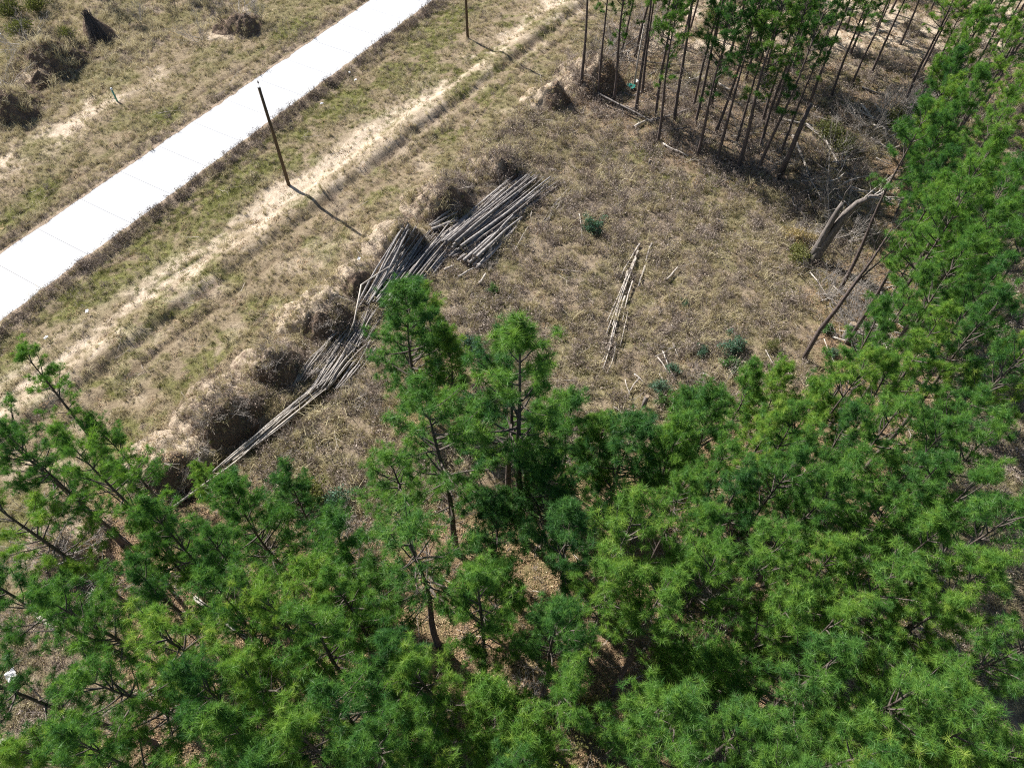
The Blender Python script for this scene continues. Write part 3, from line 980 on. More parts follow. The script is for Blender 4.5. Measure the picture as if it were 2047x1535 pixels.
def log_world(p0, p1, r, mat, label, group, name='log', bend=.25, sides=8, cat='log', taper=.55):
    ln = (p1 - p0).length
    ns = max(3, int(ln / 1.1))
    d = (p1 - p0).normalized(); sd = d.cross(Vector((0, 0, 1))).normalized()
    a1, a2 = random.uniform(-bend, bend), random.uniform(-bend, bend) * .5
    f1 = random.uniform(0, 6.28)
    pts = []
    for k in range(ns + 1):
        t = k / ns
        q = p0.lerp(p1, t) + sd * (a1 * math.sin(t * math.pi) + a2 * math.sin(t * 7 + f1) * t) + Vector((0, 0, random.uniform(-.02, .02) + .03 * math.sin(t * 6 + f1)))
        pts.append(q - p0)
    mb = MB()
    mb.tube(pts, [r * (1 - (1 - taper) * k / ns) * random.uniform(.95, 1.06) for k in range(ns + 1)], sides, 0, capmi=1, wob=.07)
    # branch stubs
    for k in range(random.choice((0, 1, 2)) if r > .08 else 0):
        t = random.uniform(.3, .95); i_ = min(int(t * ns), ns - 1)
        q = pts[i_].lerp(pts[i_ + 1], t * ns - i_)
        dv = Vector((random.gauss(0, 1), random.gauss(0, 1), abs(random.gauss(0, 1)))).normalized()
        mb.tube([q, q + dv * (r + random.uniform(.03, .12))], [r * .3, r * .2], 5)
    o = link(name, mb.mesh(name, [mat, M['cut']]), None, p0)
    return tag(o, label, cat, group)


def lerp2(a, b, t): return (a[0] + (b[0] - a[0]) * t, a[1] + (b[1] - a[1]) * t)


def bundle(S0, S1, E0, E1, n, rr, hmax, jit, label, group, mats, name='log', bend=.22, cross=.10, layers=3, taper=.55):
    for k in range(n):
        t = (k + random.uniform(.1, .9)) / n if layers == 1 else random.random()
        ly = random.random()
        z = rr[0] + hmax * ly * (1 - abs(2 * t - 1) ** 2 * .8)
        z2 = max(rr[0] * .6, z * random.uniform(.6, 1.1))
        s = lerp2(S0, S1, t); e = lerp2(E0, E1, min(1, max(0, t + random.gauss(0, cross))))
        j0 = random.uniform(-jit, jit); j1 = random.uniform(-jit * 1.5, jit * .6)
        a = lerp2(s, e, j0 * .5); b_ = lerp2(s, e, 1 + j1)
        log_between(a, z, b_, z2, random.uniform(*rr), random.choice(mats), label, group, name, bend, taper=taper)


random.seed(33)
LM = [M['log'], M['log'], M['logdark']]
bundle((876, 476), (942, 500), (1030, 350), (1118, 367), 60, (.06, .135), 1.0, .13, 'long grey log in the big pile, running up to its far upper right tip', 'long logs at the upper right of the big pile', LM)
bundle((925, 502), (968, 518), (1005, 425), (1046, 432), 20, (.09, .155), .9, .06, 'stout pale log on the lower right flank of the big pile', 'stout logs on the right flank of the big pile', LM)
bundle((893, 508), (960, 540), (985, 445), (1030, 455), 26, (.08, .14), .45, .07, 'log low in the big pile with its cut end facing the clearing', 'cut-ended logs at the foot of the big pile', [M['logdark'], M['log']])
bundle((720, 606), (828, 592), (828, 478), (950, 436), 80, (.05, .125), .95, .16, 'grey log in the left half of the big pile, pointing down to the pine', 'logs in the left half of the big pile', LM)
bundle((750, 575), (790, 560), (850, 480), (880, 500), 26, (.03, .07), .9, .3, 'thin crooked dead stem on the left side of the big pile', 'thin stems on the left side of the big pile', [M['dead'], M['log']], 'crooked_log', .4)
bundle((860, 450), (866, 462), (905, 430), (930, 438), 9, (.09, .13), .5, .12, 'short log in the small stack right of the root-hung clay mound', 'short logs stacked behind the big pile', LM, 'short_log')
bundle((1085, 440), (1110, 425), (1135, 370), (1160, 375), 9, (.03, .055), .2, .25, 'thin pale branch lying in the grass right of the big pile tip', 'thin branches right of the big pile tip', [M['dead']], 'thin_branch', .4, .2)
for a, b_, r, lb in (((888, 541), (909, 530), .11, 'short pale log piece below the cut log ends, left one'), ((916, 556), (947, 537), .10, 'short pale log piece lying below the cut log ends, right one'),
                     ((954, 531), (962, 524), .13, 'chunky pale log offcut at the corner of the cut ends'), ((957, 568), (971, 545), .13, 'pale crooked log piece left of the small green shrub'),
                     ((1028, 500), (1056, 452), .05, 'thin pale pole standing off the right flank of the big pile'), ((1014, 600), (1034, 565), .035, 'thin pale stick in the grass right of the green shrub'),
                     ((1158, 425), (1164, 480), .05, 'pale upright-looking stick left of the blue-green shrub'), ((1333, 558), (1356, 532), .10, 'lone short pale log in the middle of the clearing')):
    log_between(a, r + .15, b_, r + .15, r, M['birch'], lb, None, 'log_piece', .06)
# bent thin pole left of the pile
mb = MB()
pp = [at(694, 668, .8), at(707, 640, 1.2), at(722, 568, 2.0), at(760, 545, 1.6), at(800, 522, .9)]
zz = (.5, 1., 1.9, 1.6, 1.0)
base = Vector((*pp[0], gz(*pp[0])))
mb.tube([Vector((p[0], p[1], base.z + z)) - base for p, z in zip(pp, zz)], [.05, .055, .07, .06, .04], 6)
tag(link('bent_pole', mb.mesh('bent_pole', [M['birch']]), None, base), 'thin pale pole snapped to a sharp bend left of the big log pile', 'log')

PB = [M['birch'], M['log'], M['birch']]
bundle((690, 700), (740, 690), (742, 585), (795, 600), 16, (.03, .07), .7, .2, 'crooked stick joining the big pile to the narrow sticks heap', 'sticks joining the big pile to the narrow heap', [M['dead'], M['log'], M['logdark']], 'thin_pole', .35)
bundle((618, 778), (692, 772), (708, 648), (758, 690), 36, (.035, .065), .6, .10, 'thin stick in the narrow heap between the big pile and the long poles', 'thin sticks between the big pile and the long poles', [M['dead'], M['log']], 'thin_pole', .25)
bundle((585, 768), (642, 742), (688, 660), (742, 636), 32, (.025, .045), .35, .18, 'fine grey stick on the mound side of the narrow heap', 'fine sticks on the mound side of the narrow heap', [M['dead']], 'thin_stick', .3, .15)
bundle((432, 940), (512, 893), (645, 752), (676, 764), 11, (.045, .08), .35, .05, 'long slender pale pole pointing down to the lower left', 'long slender poles pointing lower left', PB, 'long_pole', .25, .05, layers=1)
log_between((346, 1016), .15, (520, 880), .5, .075, M['birch'], 'longest pale pole reaching furthest to the lower left', None, 'long_pole', .25)
log_between((425, 945), .5, (585, 815), .6, .06, M['birch'], 'pale pole along the mound side of the long poles', None, 'long_pole', .3)

birch = [((1279, 486), (1240, 557)), ((1276, 500), (1214, 640)), ((1272, 515), (1224, 650)), ((1255, 540), (1212, 665)), ((1238, 600), (1206, 738)), ((1250, 590), (1222, 690)),
         ((1228, 650), (1204, 722)), ((1232, 680), (1214, 745)), ((1256, 620), (1240, 690)), ((1265, 560), (1246, 640))]
for a, b_ in birch:
    log_between(a, .22, b_, .2, random.uniform(.05, .085), M['birch'], 'long pale rotting pole in the narrow row down the middle of the clearing', 'row of pale poles down the middle of the clearing', 'fallen_pole', .12)
for a, b_ in (((1304, 484), (1292, 520)), ((1290, 530), (1277, 570))):
    log_between(a, .2, b_, .2, .09, M['dead'], 'pale pole piece just right of the clearing\'s pole row', 'pole pieces right of the pole row', 'fallen_pole', .1)
low = [((1278, 505 + 250), (1255, 790)), ((1250, 757), (1260, 790)), ((1315, 712), (1335, 745)), ((1325, 700), (1352, 760)), ((1268, 745), (1288, 765)), ((1345, 685), (1358, 712)), ((1310, 710), (1350, 690)),
       ((1405, 745), (1440, 770)), ((1530, 700), (1548, 732)), ((1318, 745), (1332, 780)), ((1350, 775), (1362, 788)), ((1225, 812), (1252, 832)), ((1300, 820), (1290, 832)), ((1440, 790), (1465, 805)), ((1318, 628), (1325, 618)), ((1342, 648), (1348, 655))]
for a, b_ in low:
    log_between(a, .25, b_, .3, random.uniform(.025, .05), M['dead'], 'pale broken branch lying in the dead grass of the lower clearing', 'pale broken branches in the lower clearing', 'fallen_branch', .1)

fallen = [((1585, 268), (1618, 350), .14, 'birch', 'white-barked fallen log beside the broken grove trunk'), ((1640, 255), (1676, 330), .12, 'dead', 'pale fallen log slanting through the brush right of the grove'),
          ((1560, 237), (1650, 255), .12, 'birch', 'pale horizontal fallen log behind the broken grove trunk'), ((1600, 240), (1672, 300), .09, 'dead', 'thin pale fallen trunk right of the broken grove trunk'),
          ((1325, 287), (1378, 310), .09, 'birch', 'pale slender fallen pole at the grove\'s near left corner'), ((1268, 255), (1295, 241), .15, 'birch', 'thick pale fallen log at the left edge of the grove'),
          ((1295, 243), (1378, 222), .15, 'logdark', 'long dark fallen trunk lying across the left of the grove'), ((1300, 268), (1370, 256), .12, 'logdark', 'dark fallen log parallel below the long fallen trunk'),
          ((1435, 168), (1462, 182), .12, 'birch', 'short white fallen log in the middle of the grove'), ((1722, 207), (1748, 238), .15, 'birch', 'pale stout log leaning in the dead branch heap'),
          ((1752, 205), (1770, 230), .13, 'birch', 'white log stub on bare ground near the dead branch heap'), ((1722, 218), (1760, 240), .13, 'dead', 'grey log under the dead branch heap'),
          ((1725, 172), (1770, 188), .12, 'logdark', 'dark straight log on bare sand at the top right'), ((1195, 190), (1310, 250), .10, 'logdark', 'thin dark log along the shaded left margin of the grove'),
          ((1620, 545), (1665, 605), .05, 'birch', 'thin pale fallen trunk left of the leaning bare tree'), ((1665, 605), (1705, 640), .05, 'birch', 'thin pale branch right of the leaning bare tree'),
          ((1690, 480), (1640, 470), .12, 'snag', 'dark log lying at the foot of the split snag'), ((1665, 672), (1745, 700), .05, 'birch', 'thin pale pole behind the short dark stump'),
          ((1700, 655), (1735, 672), .12, 'dead', 'grey curved log beside the short dark stump'), ((390, 1195), (545, 1315), .13, 'birch', 'white fallen trunk showing between the lower left pines'),
          ((70, 1225), (115, 1270), .15, 'birch', 'pale fallen trunk under the left edge pines'), ((1550, 1400), (1610, 1450), .12, 'dead', 'grey fallen trunk on brown litter in the lower right woods'),
          ((0, 1480), (55, 1510), .14, 'birch', 'pale fallen log at the bottom left corner'), ((1210, 130), (1340, 25), .08, 'logdark', 'long thin dark trunk leaning over the root mound'),
          ((1180, 135), (1470, 136), .05, 'logdark', 'thin horizontal dead stem behind the grove trunks')]
random.seed(44)
for a, b_, r, mt, lb in fallen:
    log_between(a, r + .08, b_, r + .15, r, M[mt], lb, None, 'fallen_log', .15)


random.seed(91)
for k in range(46):
    px = random.uniform(1590, 1850); py = random.uniform(215, 400)
    if px > 1700 and py > 320: px -= 120
    a_ = random.uniform(-.6, 1.3); ln_ = random.uniform(25, 80)
    log_between((px, py), random.uniform(.1, .7), (px + math.cos(a_) * ln_, py + math.sin(a_) * ln_ * .8), random.uniform(.1, 1.0), random.uniform(.025, .07),
                random.choice((M['dead'], M['birch'], M['logdark'], M['logdark'])), 'broken dead limb in the tangle between the grove and the right-hand woods', 'dead limbs in the tangle right of the grove', 'dead_limb', .5)
for k in range(44):
    px = random.uniform(1220, 1640); py = random.uniform(150, 330)
    if py > 200 + (px - 1220) * .42: py -= 90
    a_ = random.uniform(-.8, .9); ln_ = random.uniform(25, 90)
    log_between((px, py), .08, (px + math.cos(a_) * ln_, py + math.sin(a_) * ln_ * .5), .12, random.uniform(.025, .07),
                random.choice((M['dead'], M['logdark'], M['logdark'])), 'thin fallen stick on the shaded grove floor among the trunks', 'fallen sticks on the grove floor', 'fallen_stick', .3)
for k in range(40):
    px = random.uniform(1640, 1800); py = random.uniform(560, 700)
    a_ = random.uniform(-.9, 1.2); ln_ = random.uniform(20, 65)
    log_between((px, py), random.uniform(.05, .5), (px + math.cos(a_) * ln_, py + math.sin(a_) * ln_), random.uniform(.05, .5), random.uniform(.02, .05),
                random.choice((M['dead'], M['birch'], M['logdark'])), 'dead stick in the scattered debris right of the leaning bare tree', 'dead sticks right of the leaning bare tree', 'dead_stick', .35)


# ------------------------------------------------------------------ shrubs
def leafy(seed, r, h, n, mat, leaf, stem='limb'):
    random.seed(seed)
    mb = MB(); P = []
    for k in range(16):
        az = random.uniform(0, 6.28); el = random.uniform(.5, 1.5)
        d = Vector((math.cos(az) * math.cos(el), math.sin(az) * math.cos(el), math.sin(el)))
        branchy(mb, Vector((random.uniform(-.1, .1), random.uniform(-.1, .1), 0)), d, h * .75, .02, 1, .4, .2)
    cl = [(random.gauss(0, .42) * r, random.gauss(0, .42) * r, h * random.uniform(.2, 1) * (1 - .25 * random.random())) for _ in range(26)]
    pts = []
    C_ = np.array(cl)
    idx = rng.integers(0, len(cl), n)
    c = C_[idx] + rng.normal(size=(n, 3)) * np.array([r * .17, r * .17, h * .10])
    c[:, 2] = np.abs(c[:, 2])
    nrm = rng.normal(size=(n, 3)); nrm /= np.linalg.norm(nrm, axis=1, keepdims=True)
    a = np.cross(nrm, rng.normal(size=(n, 3))); a /= np.linalg.norm(a, axis=1, keepdims=True)
    b_ = np.cross(nrm, a)
    s = (leaf * rng.uniform(.6, 1.3, n))[:, None]
    v = np.stack([c - a * s * .5, c + b_ * s, c + a * s * .5, c - a * s * .5, c + a * s * .5, c - b_ * s], 1).reshape(-1, 3)
    tint = np.repeat(np.clip(rng.normal(.5, .25, n), 0, 1), 6)
    return mb.mesh('stem', [M[stem]]), tri_mesh('foliage', v, len(v) // 3, M[mat], tint)


SH = {'blue': leafy(1, .9, 1.3, 1800, 'leaf_blue', .065), 'green': leafy(2, .8, 1.1, 1600, 'leaf_green', .07), 'olive': leafy(3, 1.0, 1.3, 1700, 'leaf_olive', .065),
      'yellow': leafy(4, 1.2, .9, 2200, 'leaf_yellow', .08), 'dry': leafy(5, .9, 1.1, 1500, 'leaf_dry', .055, 'dead'), 'green2': leafy(6, .7, 1.6, 1700, 'leaf_green', .06)}
shrubs = [(1187, 452, 'blue', 1.0, 'soft blue-green shrub in the clearing below the red-free upper side, right of the log pile tip'), (985, 577, 'green', .62, 'small bright green shrub below the cut log ends'),
          (1467, 692, 'blue', 1.0, 'blue-green shrub above the round green one in the lower right of the clearing'), (1465, 728, 'green', .95, 'round green shrub in the lower right of the clearing'),
          (1405, 702, 'blue', .55, 'small dusky blue shrub left of the round green one'), (1370, 605, 'blue', .4, 'tiny pale blue-green plant in the middle of the clearing'),
          (1345, 735, 'blue', .6, 'small blue-green shrub amid pale broken branches'), (1318, 772, 'blue', .7, 'pale blue-green shrub near the snapped stump'), (1390, 800, 'green2', 1.1, 'tall dark green shrub at the near edge of the clearing'),
          (1325, 800, 'green', .7, 'low green shrub right of the snapped pale stump'), (1545, 690, 'olive', .6, 'olive shrub left of the leaning bare tree base'),
          (1600, 512, 'olive', 1.05, 'dark olive shrub hugging the foot of the split snag'), (1600, 470, 'dry', 1.3, 'tall dry straw-coloured shrub behind the olive one at the split snag'),
          (670, 1003, 'blue', 1.1, 'rounded blue-green shrub in the dead grass beside a dark hollow'), (590, 990, 'green2', 1.3, 'loose green sapling at the wood edge below the long poles'),
          (620, 985, 'olive', 1.2, 'dark olive shrub beside the loose green sapling'), (940, 690, 'blue', 1.0, 'pale blue shrub between the young slim pine and tallest pine'),
          (1360, 790, 'dry', .8, 'dry brown shrub at the near edge of the clearing'), (1665, 705, 'blue', .55, 'small blue-green shrub right of the leaning tree base'), (1655, 655, 'green', .7, 'green shrub behind the leaning bare tree'),
          (1790, 235, 'olive', 1.4, 'olive bush in front of the dead branch heap at the right'), (1665, 265, 'olive', 1.5, 'tall thin olive bush right of the grove'), (1690, 290, 'olive', 1.3, 'dark olive bush between the grove and the right-hand woods'),
          (1000, 1500, 'yellow', 1.2, 'yellow-green leafy bush at the bottom edge middle'), (1040, 1520, 'yellow', 1.0, 'yellow-green leafy bush right of the other one at the bottom edge'),
          (1185, 1430, 'yellow', .8, 'yellow-green vine tuft under a pine near the bottom middle'), (1860, 1310, 'yellow', 1.0, 'yellowish leafy undergrowth bush in the lower right woods'),
          (1600, 1350, 'yellow', .8, 'small yellowish bush on litter in the lower right woods'), (1750, 915, 'dry', .8, 'dry orange-brown shrub in a gap of the right-hand woods'), (1175, 1430, 'olive', 1.5, 'dark leafy shrub under a pine near the bottom middle'),
          (135, 80, 'olive', 1.2, 'dark olive bush on the wide brush mound'), (40, 60, 'olive', 1.4, 'olive bush at the upper left edge'), (20, 20, 'olive', 1.6, 'dark bush in the top left corner'), (70, 10, 'olive', 1.5, 'dark bush at the top edge near the left corner'),
          (1430, 35, 'olive', 1.2, 'dark bush behind the grove near the top edge'), (1555, 740, 'dry', .5, 'small dry shrub above the lower right clearing corner')]
random.seed(55)
for px, py, k, s, lb in shrubs:
    lb = lb.replace('below the red-free upper side, ', '')
    x, y = at(px, py, .5 * s)
    r = empty('shrub', (x, y, gz(x, y) - .03), random.uniform(0, 6))
    r.scale = (s * random.uniform(.9, 1.1), s * random.uniform(.9, 1.1), s)
    tag(link('stem', SH[k][0], r), kind='stuff'); tag(link('foliage', SH[k][1], r), kind='stuff')
    tag(r, lb, 'shrub')

# bare brush: grey leafless shrubs and heaps
def bare(seed, n, ln, r, dirs, depth, mat, spread=.45):
    random.seed(seed); mb = MB()
    for k in range(n):
        d = Vector(dirs(k)).normalized()
        branchy(mb, Vector((random.gauss(0, .15) * ln, random.gauss(0, .15) * ln, 0)), d, ln * random.uniform(.6, 1.1), r, depth, spread)
    return mb.mesh('bare_shrub', [mat])


BS = [bare(70, 9, 1.3, .022, lambda k: (random.gauss(0, .6), random.gauss(0, .6), 1), 3, M['dead']),
      bare(71, 10, 1.6, .025, lambda k: (random.gauss(0, 1), random.gauss(0, 1), .5), 3, M['dead']),
      bare(72, 12, 2.4, .03, lambda k: (.9 + random.gauss(0, .3), random.gauss(0.5, .4), .35), 3, M['dead']),
      bare(73, 12, 1.1, .02, lambda k: (random.gauss(0, .9), random.gauss(0, .9), .6), 3, M['limb'])]
heaps = [(1640, 440, 3, 1.7, 1), (1660, 470, 1, 1.5, 2), (1610, 420, 3, 1.5, 4), (1690, 430, 3, 1.6, 3), (1670, 520, 3, 1.3, 2), (1700, 480, 1, 1.5, 1), (1580, 380, 3, 1.3, 2), (1650, 300, 1, 1.5, 4), (1700, 340, 3, 1.7, 5), (1740, 620, 1, 1.3, .5), (1720, 640, 2, 1.1, 1.5), (1790, 262, 2, 1.5, 0), (1765, 248, 2, 1.4, .4), (1812, 240, 2, 1.4, .2), (1745, 262, 1, 1.7, 1.), (1830, 225, 2, 1.2, .6), (1775, 290, 1, 1.4, 2), (1720, 240, 1, 1.2, 3), (1690, 300, 3, 1.8, 0),
         (1640, 340, 3, 1.6, 1), (1660, 370, 1, 1.4, 2), (1620, 390, 3, 1.5, 3), (1600, 330, 3, 1.2, 4), (1540, 330, 1, 1.1, 5), (1470, 320, 3, 1.1, .3), (1730, 690, 1, 1.3, 1), (1745, 665, 2, 1.0, 2), (1655, 590, 0, 1.6, 1.5), (1680, 560, 1, 1.3, 4),
         (1210, 110, 0, 1.6, 0), (1235, 140, 0, 1.7, 1), (1190, 150, 3, 1.6, 2), (1250, 100, 1, 1.7, 3), (1275, 90, 3, 1.8, 4), (1305, 100, 1, 1.6, 5), (1340, 110, 3, 1.5, 6), (1225, 85, 3, 1.6, .5), (1295, 60, 1, 1.6, 2.2), (1380, 150, 1, 1.4, 3.3), (1410, 190, 3, 1.2, 4.1),
         (1350, 190, 0, 1.1, 3), (1500, 210, 1, 1.2, 1), (1420, 130, 3, 1.5, 2), (1480, 270, 1, 1.1, 2.4),
         (975, 535, 0, .9, 0), (985, 520, 1, .8, 2), (1030, 490, 1, 1.0, 1), (620, 760, 3, 1.0, 1), (550, 720, 3, 1.3, 2), (565, 745, 1, 1.0, 3), (450, 830, 3, 1.4, 2), (470, 850, 1, 1.2, 5), (420, 860, 0, 1.2, 1), (400, 900, 1, 1.3, 4), (370, 970, 3, 1.4, 3), (350, 985, 1, 1.3, 1), (330, 950, 3, 1.3, 4),
         (655, 640, 3, 1.2, 1), (670, 660, 1, 1.0, 3), (720, 560, 3, .9, 2), (830, 480, 3, 1.0, 1), (900, 400, 3, 1.3, 2), (930, 415, 3, 1.2, 4), (1020, 350, 3, 1.3, 1), (1000, 370, 1, 1.1, 2), (130, 1130, 1, 1.5, 1), (150, 1110, 3, 1.4, 2), (180, 1150, 1, 1.3, 4),
         (700, 800, 1, 1.0, 0), (740, 790, 1, 1.1, 3), (760, 830, 0, 1.1, 3), (620, 860, 3, 1.2, 3), (590, 890, 1, 1.0, 3), (560, 930, 3, 1.0, 2), (690, 1080, 0, 1.7, 1), (720, 1130, 0, 1.6, 3), (950, 830, 1, 1.3, 1), (985, 870, 1, 1.2, 2), (930, 860, 0, 1.2, 4),
         (85, 80, 3, 1.6, 0), (60, 110, 1, 1.5, 2), (110, 100, 3, 1.6, 4), (140, 110, 3, 1.3, 1), (5, 180, 1, 1.6, 1), (20, 205, 3, 1.5, 3), (480, 30, 1, 1.5, 0), (450, 50, 3, 1.3, 3), (515, 40, 0, 1.4, 5), (400, 75, 1, 1.2, 2), (350, 20, 3, 1.4, 2), (280, 40, 0, 1.2, 1),
         (1380, 770, 3, .9, 2), (1430, 790, 1, 1.1, 1), (1500, 760, 0, .8, 4), (860, 1110, 1, 1.2, 3), (1060, 1400, 0, 1.5, 1), (330, 1390, 1, 1.3, 2), (350, 1150, 1, 1.2, 2), (1430, 1290, 1, 1.4, 2), (1660, 1230, 1, 1.4, 2)]


def bare_label(px, py):
    if px > 1590 and py < 420: return 'leafless grey brush in the dead branch tangle right of the grove', 'leafless brush right of the grove'
    if px > 1590 and py < 720: return 'leafless pale brush by the leaning bare tree', 'leafless brush by the leaning bare tree'
    if px > 1150 and py < 420: return 'leafless brush on the ground and root mound under the grove', 'leafless brush under the grove'
    if px < 620 and py < 260: return 'leafless grey brush across the road in the upper left', 'leafless brush across the road'
    if px < 1060 and py < 1000: return 'leafless tangled brush along the mounds and log piles', 'leafless brush along the mounds and log piles'
    return 'leafless brush among the lower woods and clearing edge', 'leafless brush in the lower woods'


bgrp = {}
for h_ in heaps: bgrp.setdefault(bare_label(h_[0], h_[1])[1], []).append(h_)
for v_ in bgrp.values(): v_.sort(key=lambda q: q[0])
random.seed(66)
for h_ in heaps:
    px, py, k, s, rz = h_
    x, y = at(px, py, .3)
    o = link('bare_shrub', BS[k], None, (x, y, gz(x, y) - .05))
    s = s * (.6 if bare_label(px, py)[1].endswith('log piles') else 1)
    o.rotation_euler = (0, 0, rz); o.scale = (s, s, s * random.uniform(.8, 1.1))
    lb, gp = bare_label(px, py)
    n_ = bgrp[gp].index(h_); m_ = len(bgrp[gp])
    lb = gp + (', ' + ORD[n_] + ' from the left' if n_ < m_ / 2 else ', ' + ORD[m_ - 1 - n_] + ' from the right')
    tag(o, lb, 'bare shrub', gp)

# fan-shaped upturned root plate across the road
random.seed(77)
x, y = at(195, 75); z = gz(x, y)
root = empty('root_plate', (x, y, z)); tag(root, 'cone of dark upturned roots and soil across the road at the upper left', 'root plate')
mb = MB()
for k in range(150):
    a = random.uniform(-.7, .7)
    tipx, tipy = math.sin(a) * 2.1 + 1.0, -math.cos(a) * .8 - .9
    mb.tube([(random.gauss(-.25, .18), random.gauss(.3, .18), 2.7 + random.uniform(-.3, .25)), (tipx * .35 + random.gauss(0, .12), tipy * .3, 1.75 + random.gauss(0, .12)), (tipx * random.uniform(.8, 1.1), tipy * random.uniform(.7, 1.2), random.uniform(-.05, .3))], [.02, .03, .018], 3, cap=False)
tag(link('root', mb.mesh('root', [M['limb']]), root), kind='stuff')
mb = MB()
rings = [(2.75, .15), (2.2, .45), (1.5, .9), (.8, 1.35), (0, 1.75), (-.3, 1.9)]
for zz_, rr_ in rings:
    for j in range(14):
        g_ = 2 * math.pi * j / 14
        w = rr_ * random.uniform(.85, 1.15)
        mb.v.append((math.cos(g_) * w * 1.1 + (2.7 - zz_) * .28 - .2, math.sin(g_) * w * .75 - (2.7 - zz_) * .15 + .25, zz_ + random.uniform(-.08, .08))); mb.n += 1
for k in range(len(rings) - 1):
    for j in range(14):
        j2 = (j + 1) % 14
        mb.f.append((k * 14 + j, (k + 1) * 14 + j, (k + 1) * 14 + j2, k * 14 + j2)); mb.m.append(0)
mb.f.append(tuple(range(14))); mb.m.append(0)
link('soil_core', mb.mesh('soil_core', [MMAT[.15]]), root)

# ------------------------------------------------------------------ utility poles, marker post, litter
def utility_pole(px, py, h, label):
    x, y = at(px, py); z = gz(x, y)
    root = empty('utility_pole', (x, y, z)); tag(root, label, 'utility pole')
    mb = MB(); mb.tube([(0, 0, -.5), (0, 0, .2), (.02, 0, h * .5), (0, 0, h)], [.16, .155, .135, .115], 14, wob=.01)
    link('pole_shaft', mb.mesh('pole_shaft', [M['pole']]), root)
    mb = MB(); mb.tube([(.06, .0, h - .15), (.06, 0, h + .35)], [.014, .014], 6)
    mb.add([(.04, -.02, h - .3), (.13, -.02, h - .3), (.13, .02, h - .3), (.04, .02, h - .3), (.04, -.02, h + .0), (.13, -.02, h), (.13, .02, h), (.04, .02, h)],
           [(3, 2, 1, 0), (4, 5, 6, 7), (0, 1, 5, 4), (1, 2, 6, 5), (2, 3, 7, 6), (3, 0, 4, 7)])
    link('pin_bracket', mb.mesh('pin_bracket', [M['metal']], False), root)
    mb = MB(); mb.tube([(.06, 0, h + .33), (.06, 0, h + .38), (.06, 0, h + .42), (.06, 0, h + .50), (.06, 0, h + .54)], [.05, .075, .045, .06, .03], 10)
    link('insulator', mb.mesh('insulator', [M['logdark']]), root)
    mb = MB(); mb.tube([(-.20, 0, h * .78), (.18, 0, h * .78)], [.02, .02], 6)
    link('bolt', mb.mesh('bolt', [M['metal']]), root)
    mb = MB(); mb.tube([(0, 0, h), (0, 0, h + .03)], [.12, .11], 14)
    link('pole_cap', mb.mesh('pole_cap', [M['metal']]), root)


utility_pole(577, 369, 9.3, 'dark wooden utility pole without wires at the roadside, full height visible')
utility_pole(935, 78, 9.3, 'wooden utility pole cut off by the top edge of the photo')
x, y = at(235, 204); z = gz(x, y)
root = empty('marker_post', (x, y, z)); tag(root, 'green utility marker post with a white cap on the far verge', 'marker post')
mb = MB(); mb.tube([(0, 0, -.2), (0, 0, 1.25)], [.085, .085], 10); link('post_body', mb.mesh('post_body', [M['greenpost']]), root)
mb = MB(); mb.tube([(0, 0, 1.25), (0, 0, 1.34), (0, 0, 1.42), (0, 0, 1.46)], [.11, .12, .10, .04], 10); link('post_cap', mb.mesh('post_cap', [M['white']]), root)


def scrap(px, py, s, mat, label, name='litter_scrap', zoff=.12, group=None):
    x, y = at(px, py); z = gz(x, y) + zoff
    mb = MB(); n = 6
    for a in range(n):
        for b_ in range(n):
            mb.v.append(((a / (n - 1) - .5) * s * random.uniform(.8, 1.15), (b_ / (n - 1) - .5) * s * .7 * random.uniform(.8, 1.15), abs(random.gauss(0, s * .14)))); mb.n += 1
    for a in range(n - 1):
        for b_ in range(n - 1):
            mb.f.append((a * n + b_, (a + 1) * n + b_, (a + 1) * n + b_ + 1, a * n + b_ + 1)); mb.m.append(0)
    m2 = MB(); m2.v = mb.v + [(v[0], v[1], v[2] - .03) for v in mb.v]; m2.n = 2 * mb.n
    m2.f = mb.f + [tuple(i_ + mb.n for i_ in f[::-1]) for f in mb.f]; m2.m = [0] * len(m2.f)
    o = link(name, m2.mesh(name, [mat], False), None, (x, y, z)); o.rotation_euler = (0, 0, random.uniform(0, 6))
    tag(o, label, 'litter', group)


random.seed(88)
scrap(26, 1352, .75, M['white'], 'white crumpled sheet on the ground at the left edge of the lower woods', 'litter_sheet', .25)
scrap(1262, 176, .9, M['teal'], 'teal green plastic piece at the foot of the thin white trunk', 'plastic_piece', .15)
scrap(1272, 166, .6, M['white'], 'white panel scrap beside the teal plastic piece', 'litter_sheet', .2)
for px, py, lb in ((712, 168, 'white litter scrap near the top corner of the verge by the road'), (700, 152, 'white litter scrap closest to the road near the upper verge'), (645, 215, 'small white scrap in the dark weeds beside the road'),
                   (178, 628, 'tiny white scrap on the green verge strip at left'), (97, 681, 'tiny white scrap on the verge near the left edge'), (724, 545, 'small white scrap on the dark side of the small clay mound'), (2, 73, 'white scrap at the upper left edge')):
    scrap(px, py, .30, M['white'], lb, 'litter_scrap', .35)

# ------------------------------------------------------------------ ground cover (uncountable): instanced tufts
SRC = bpy.data.collections.new('cover_sources')


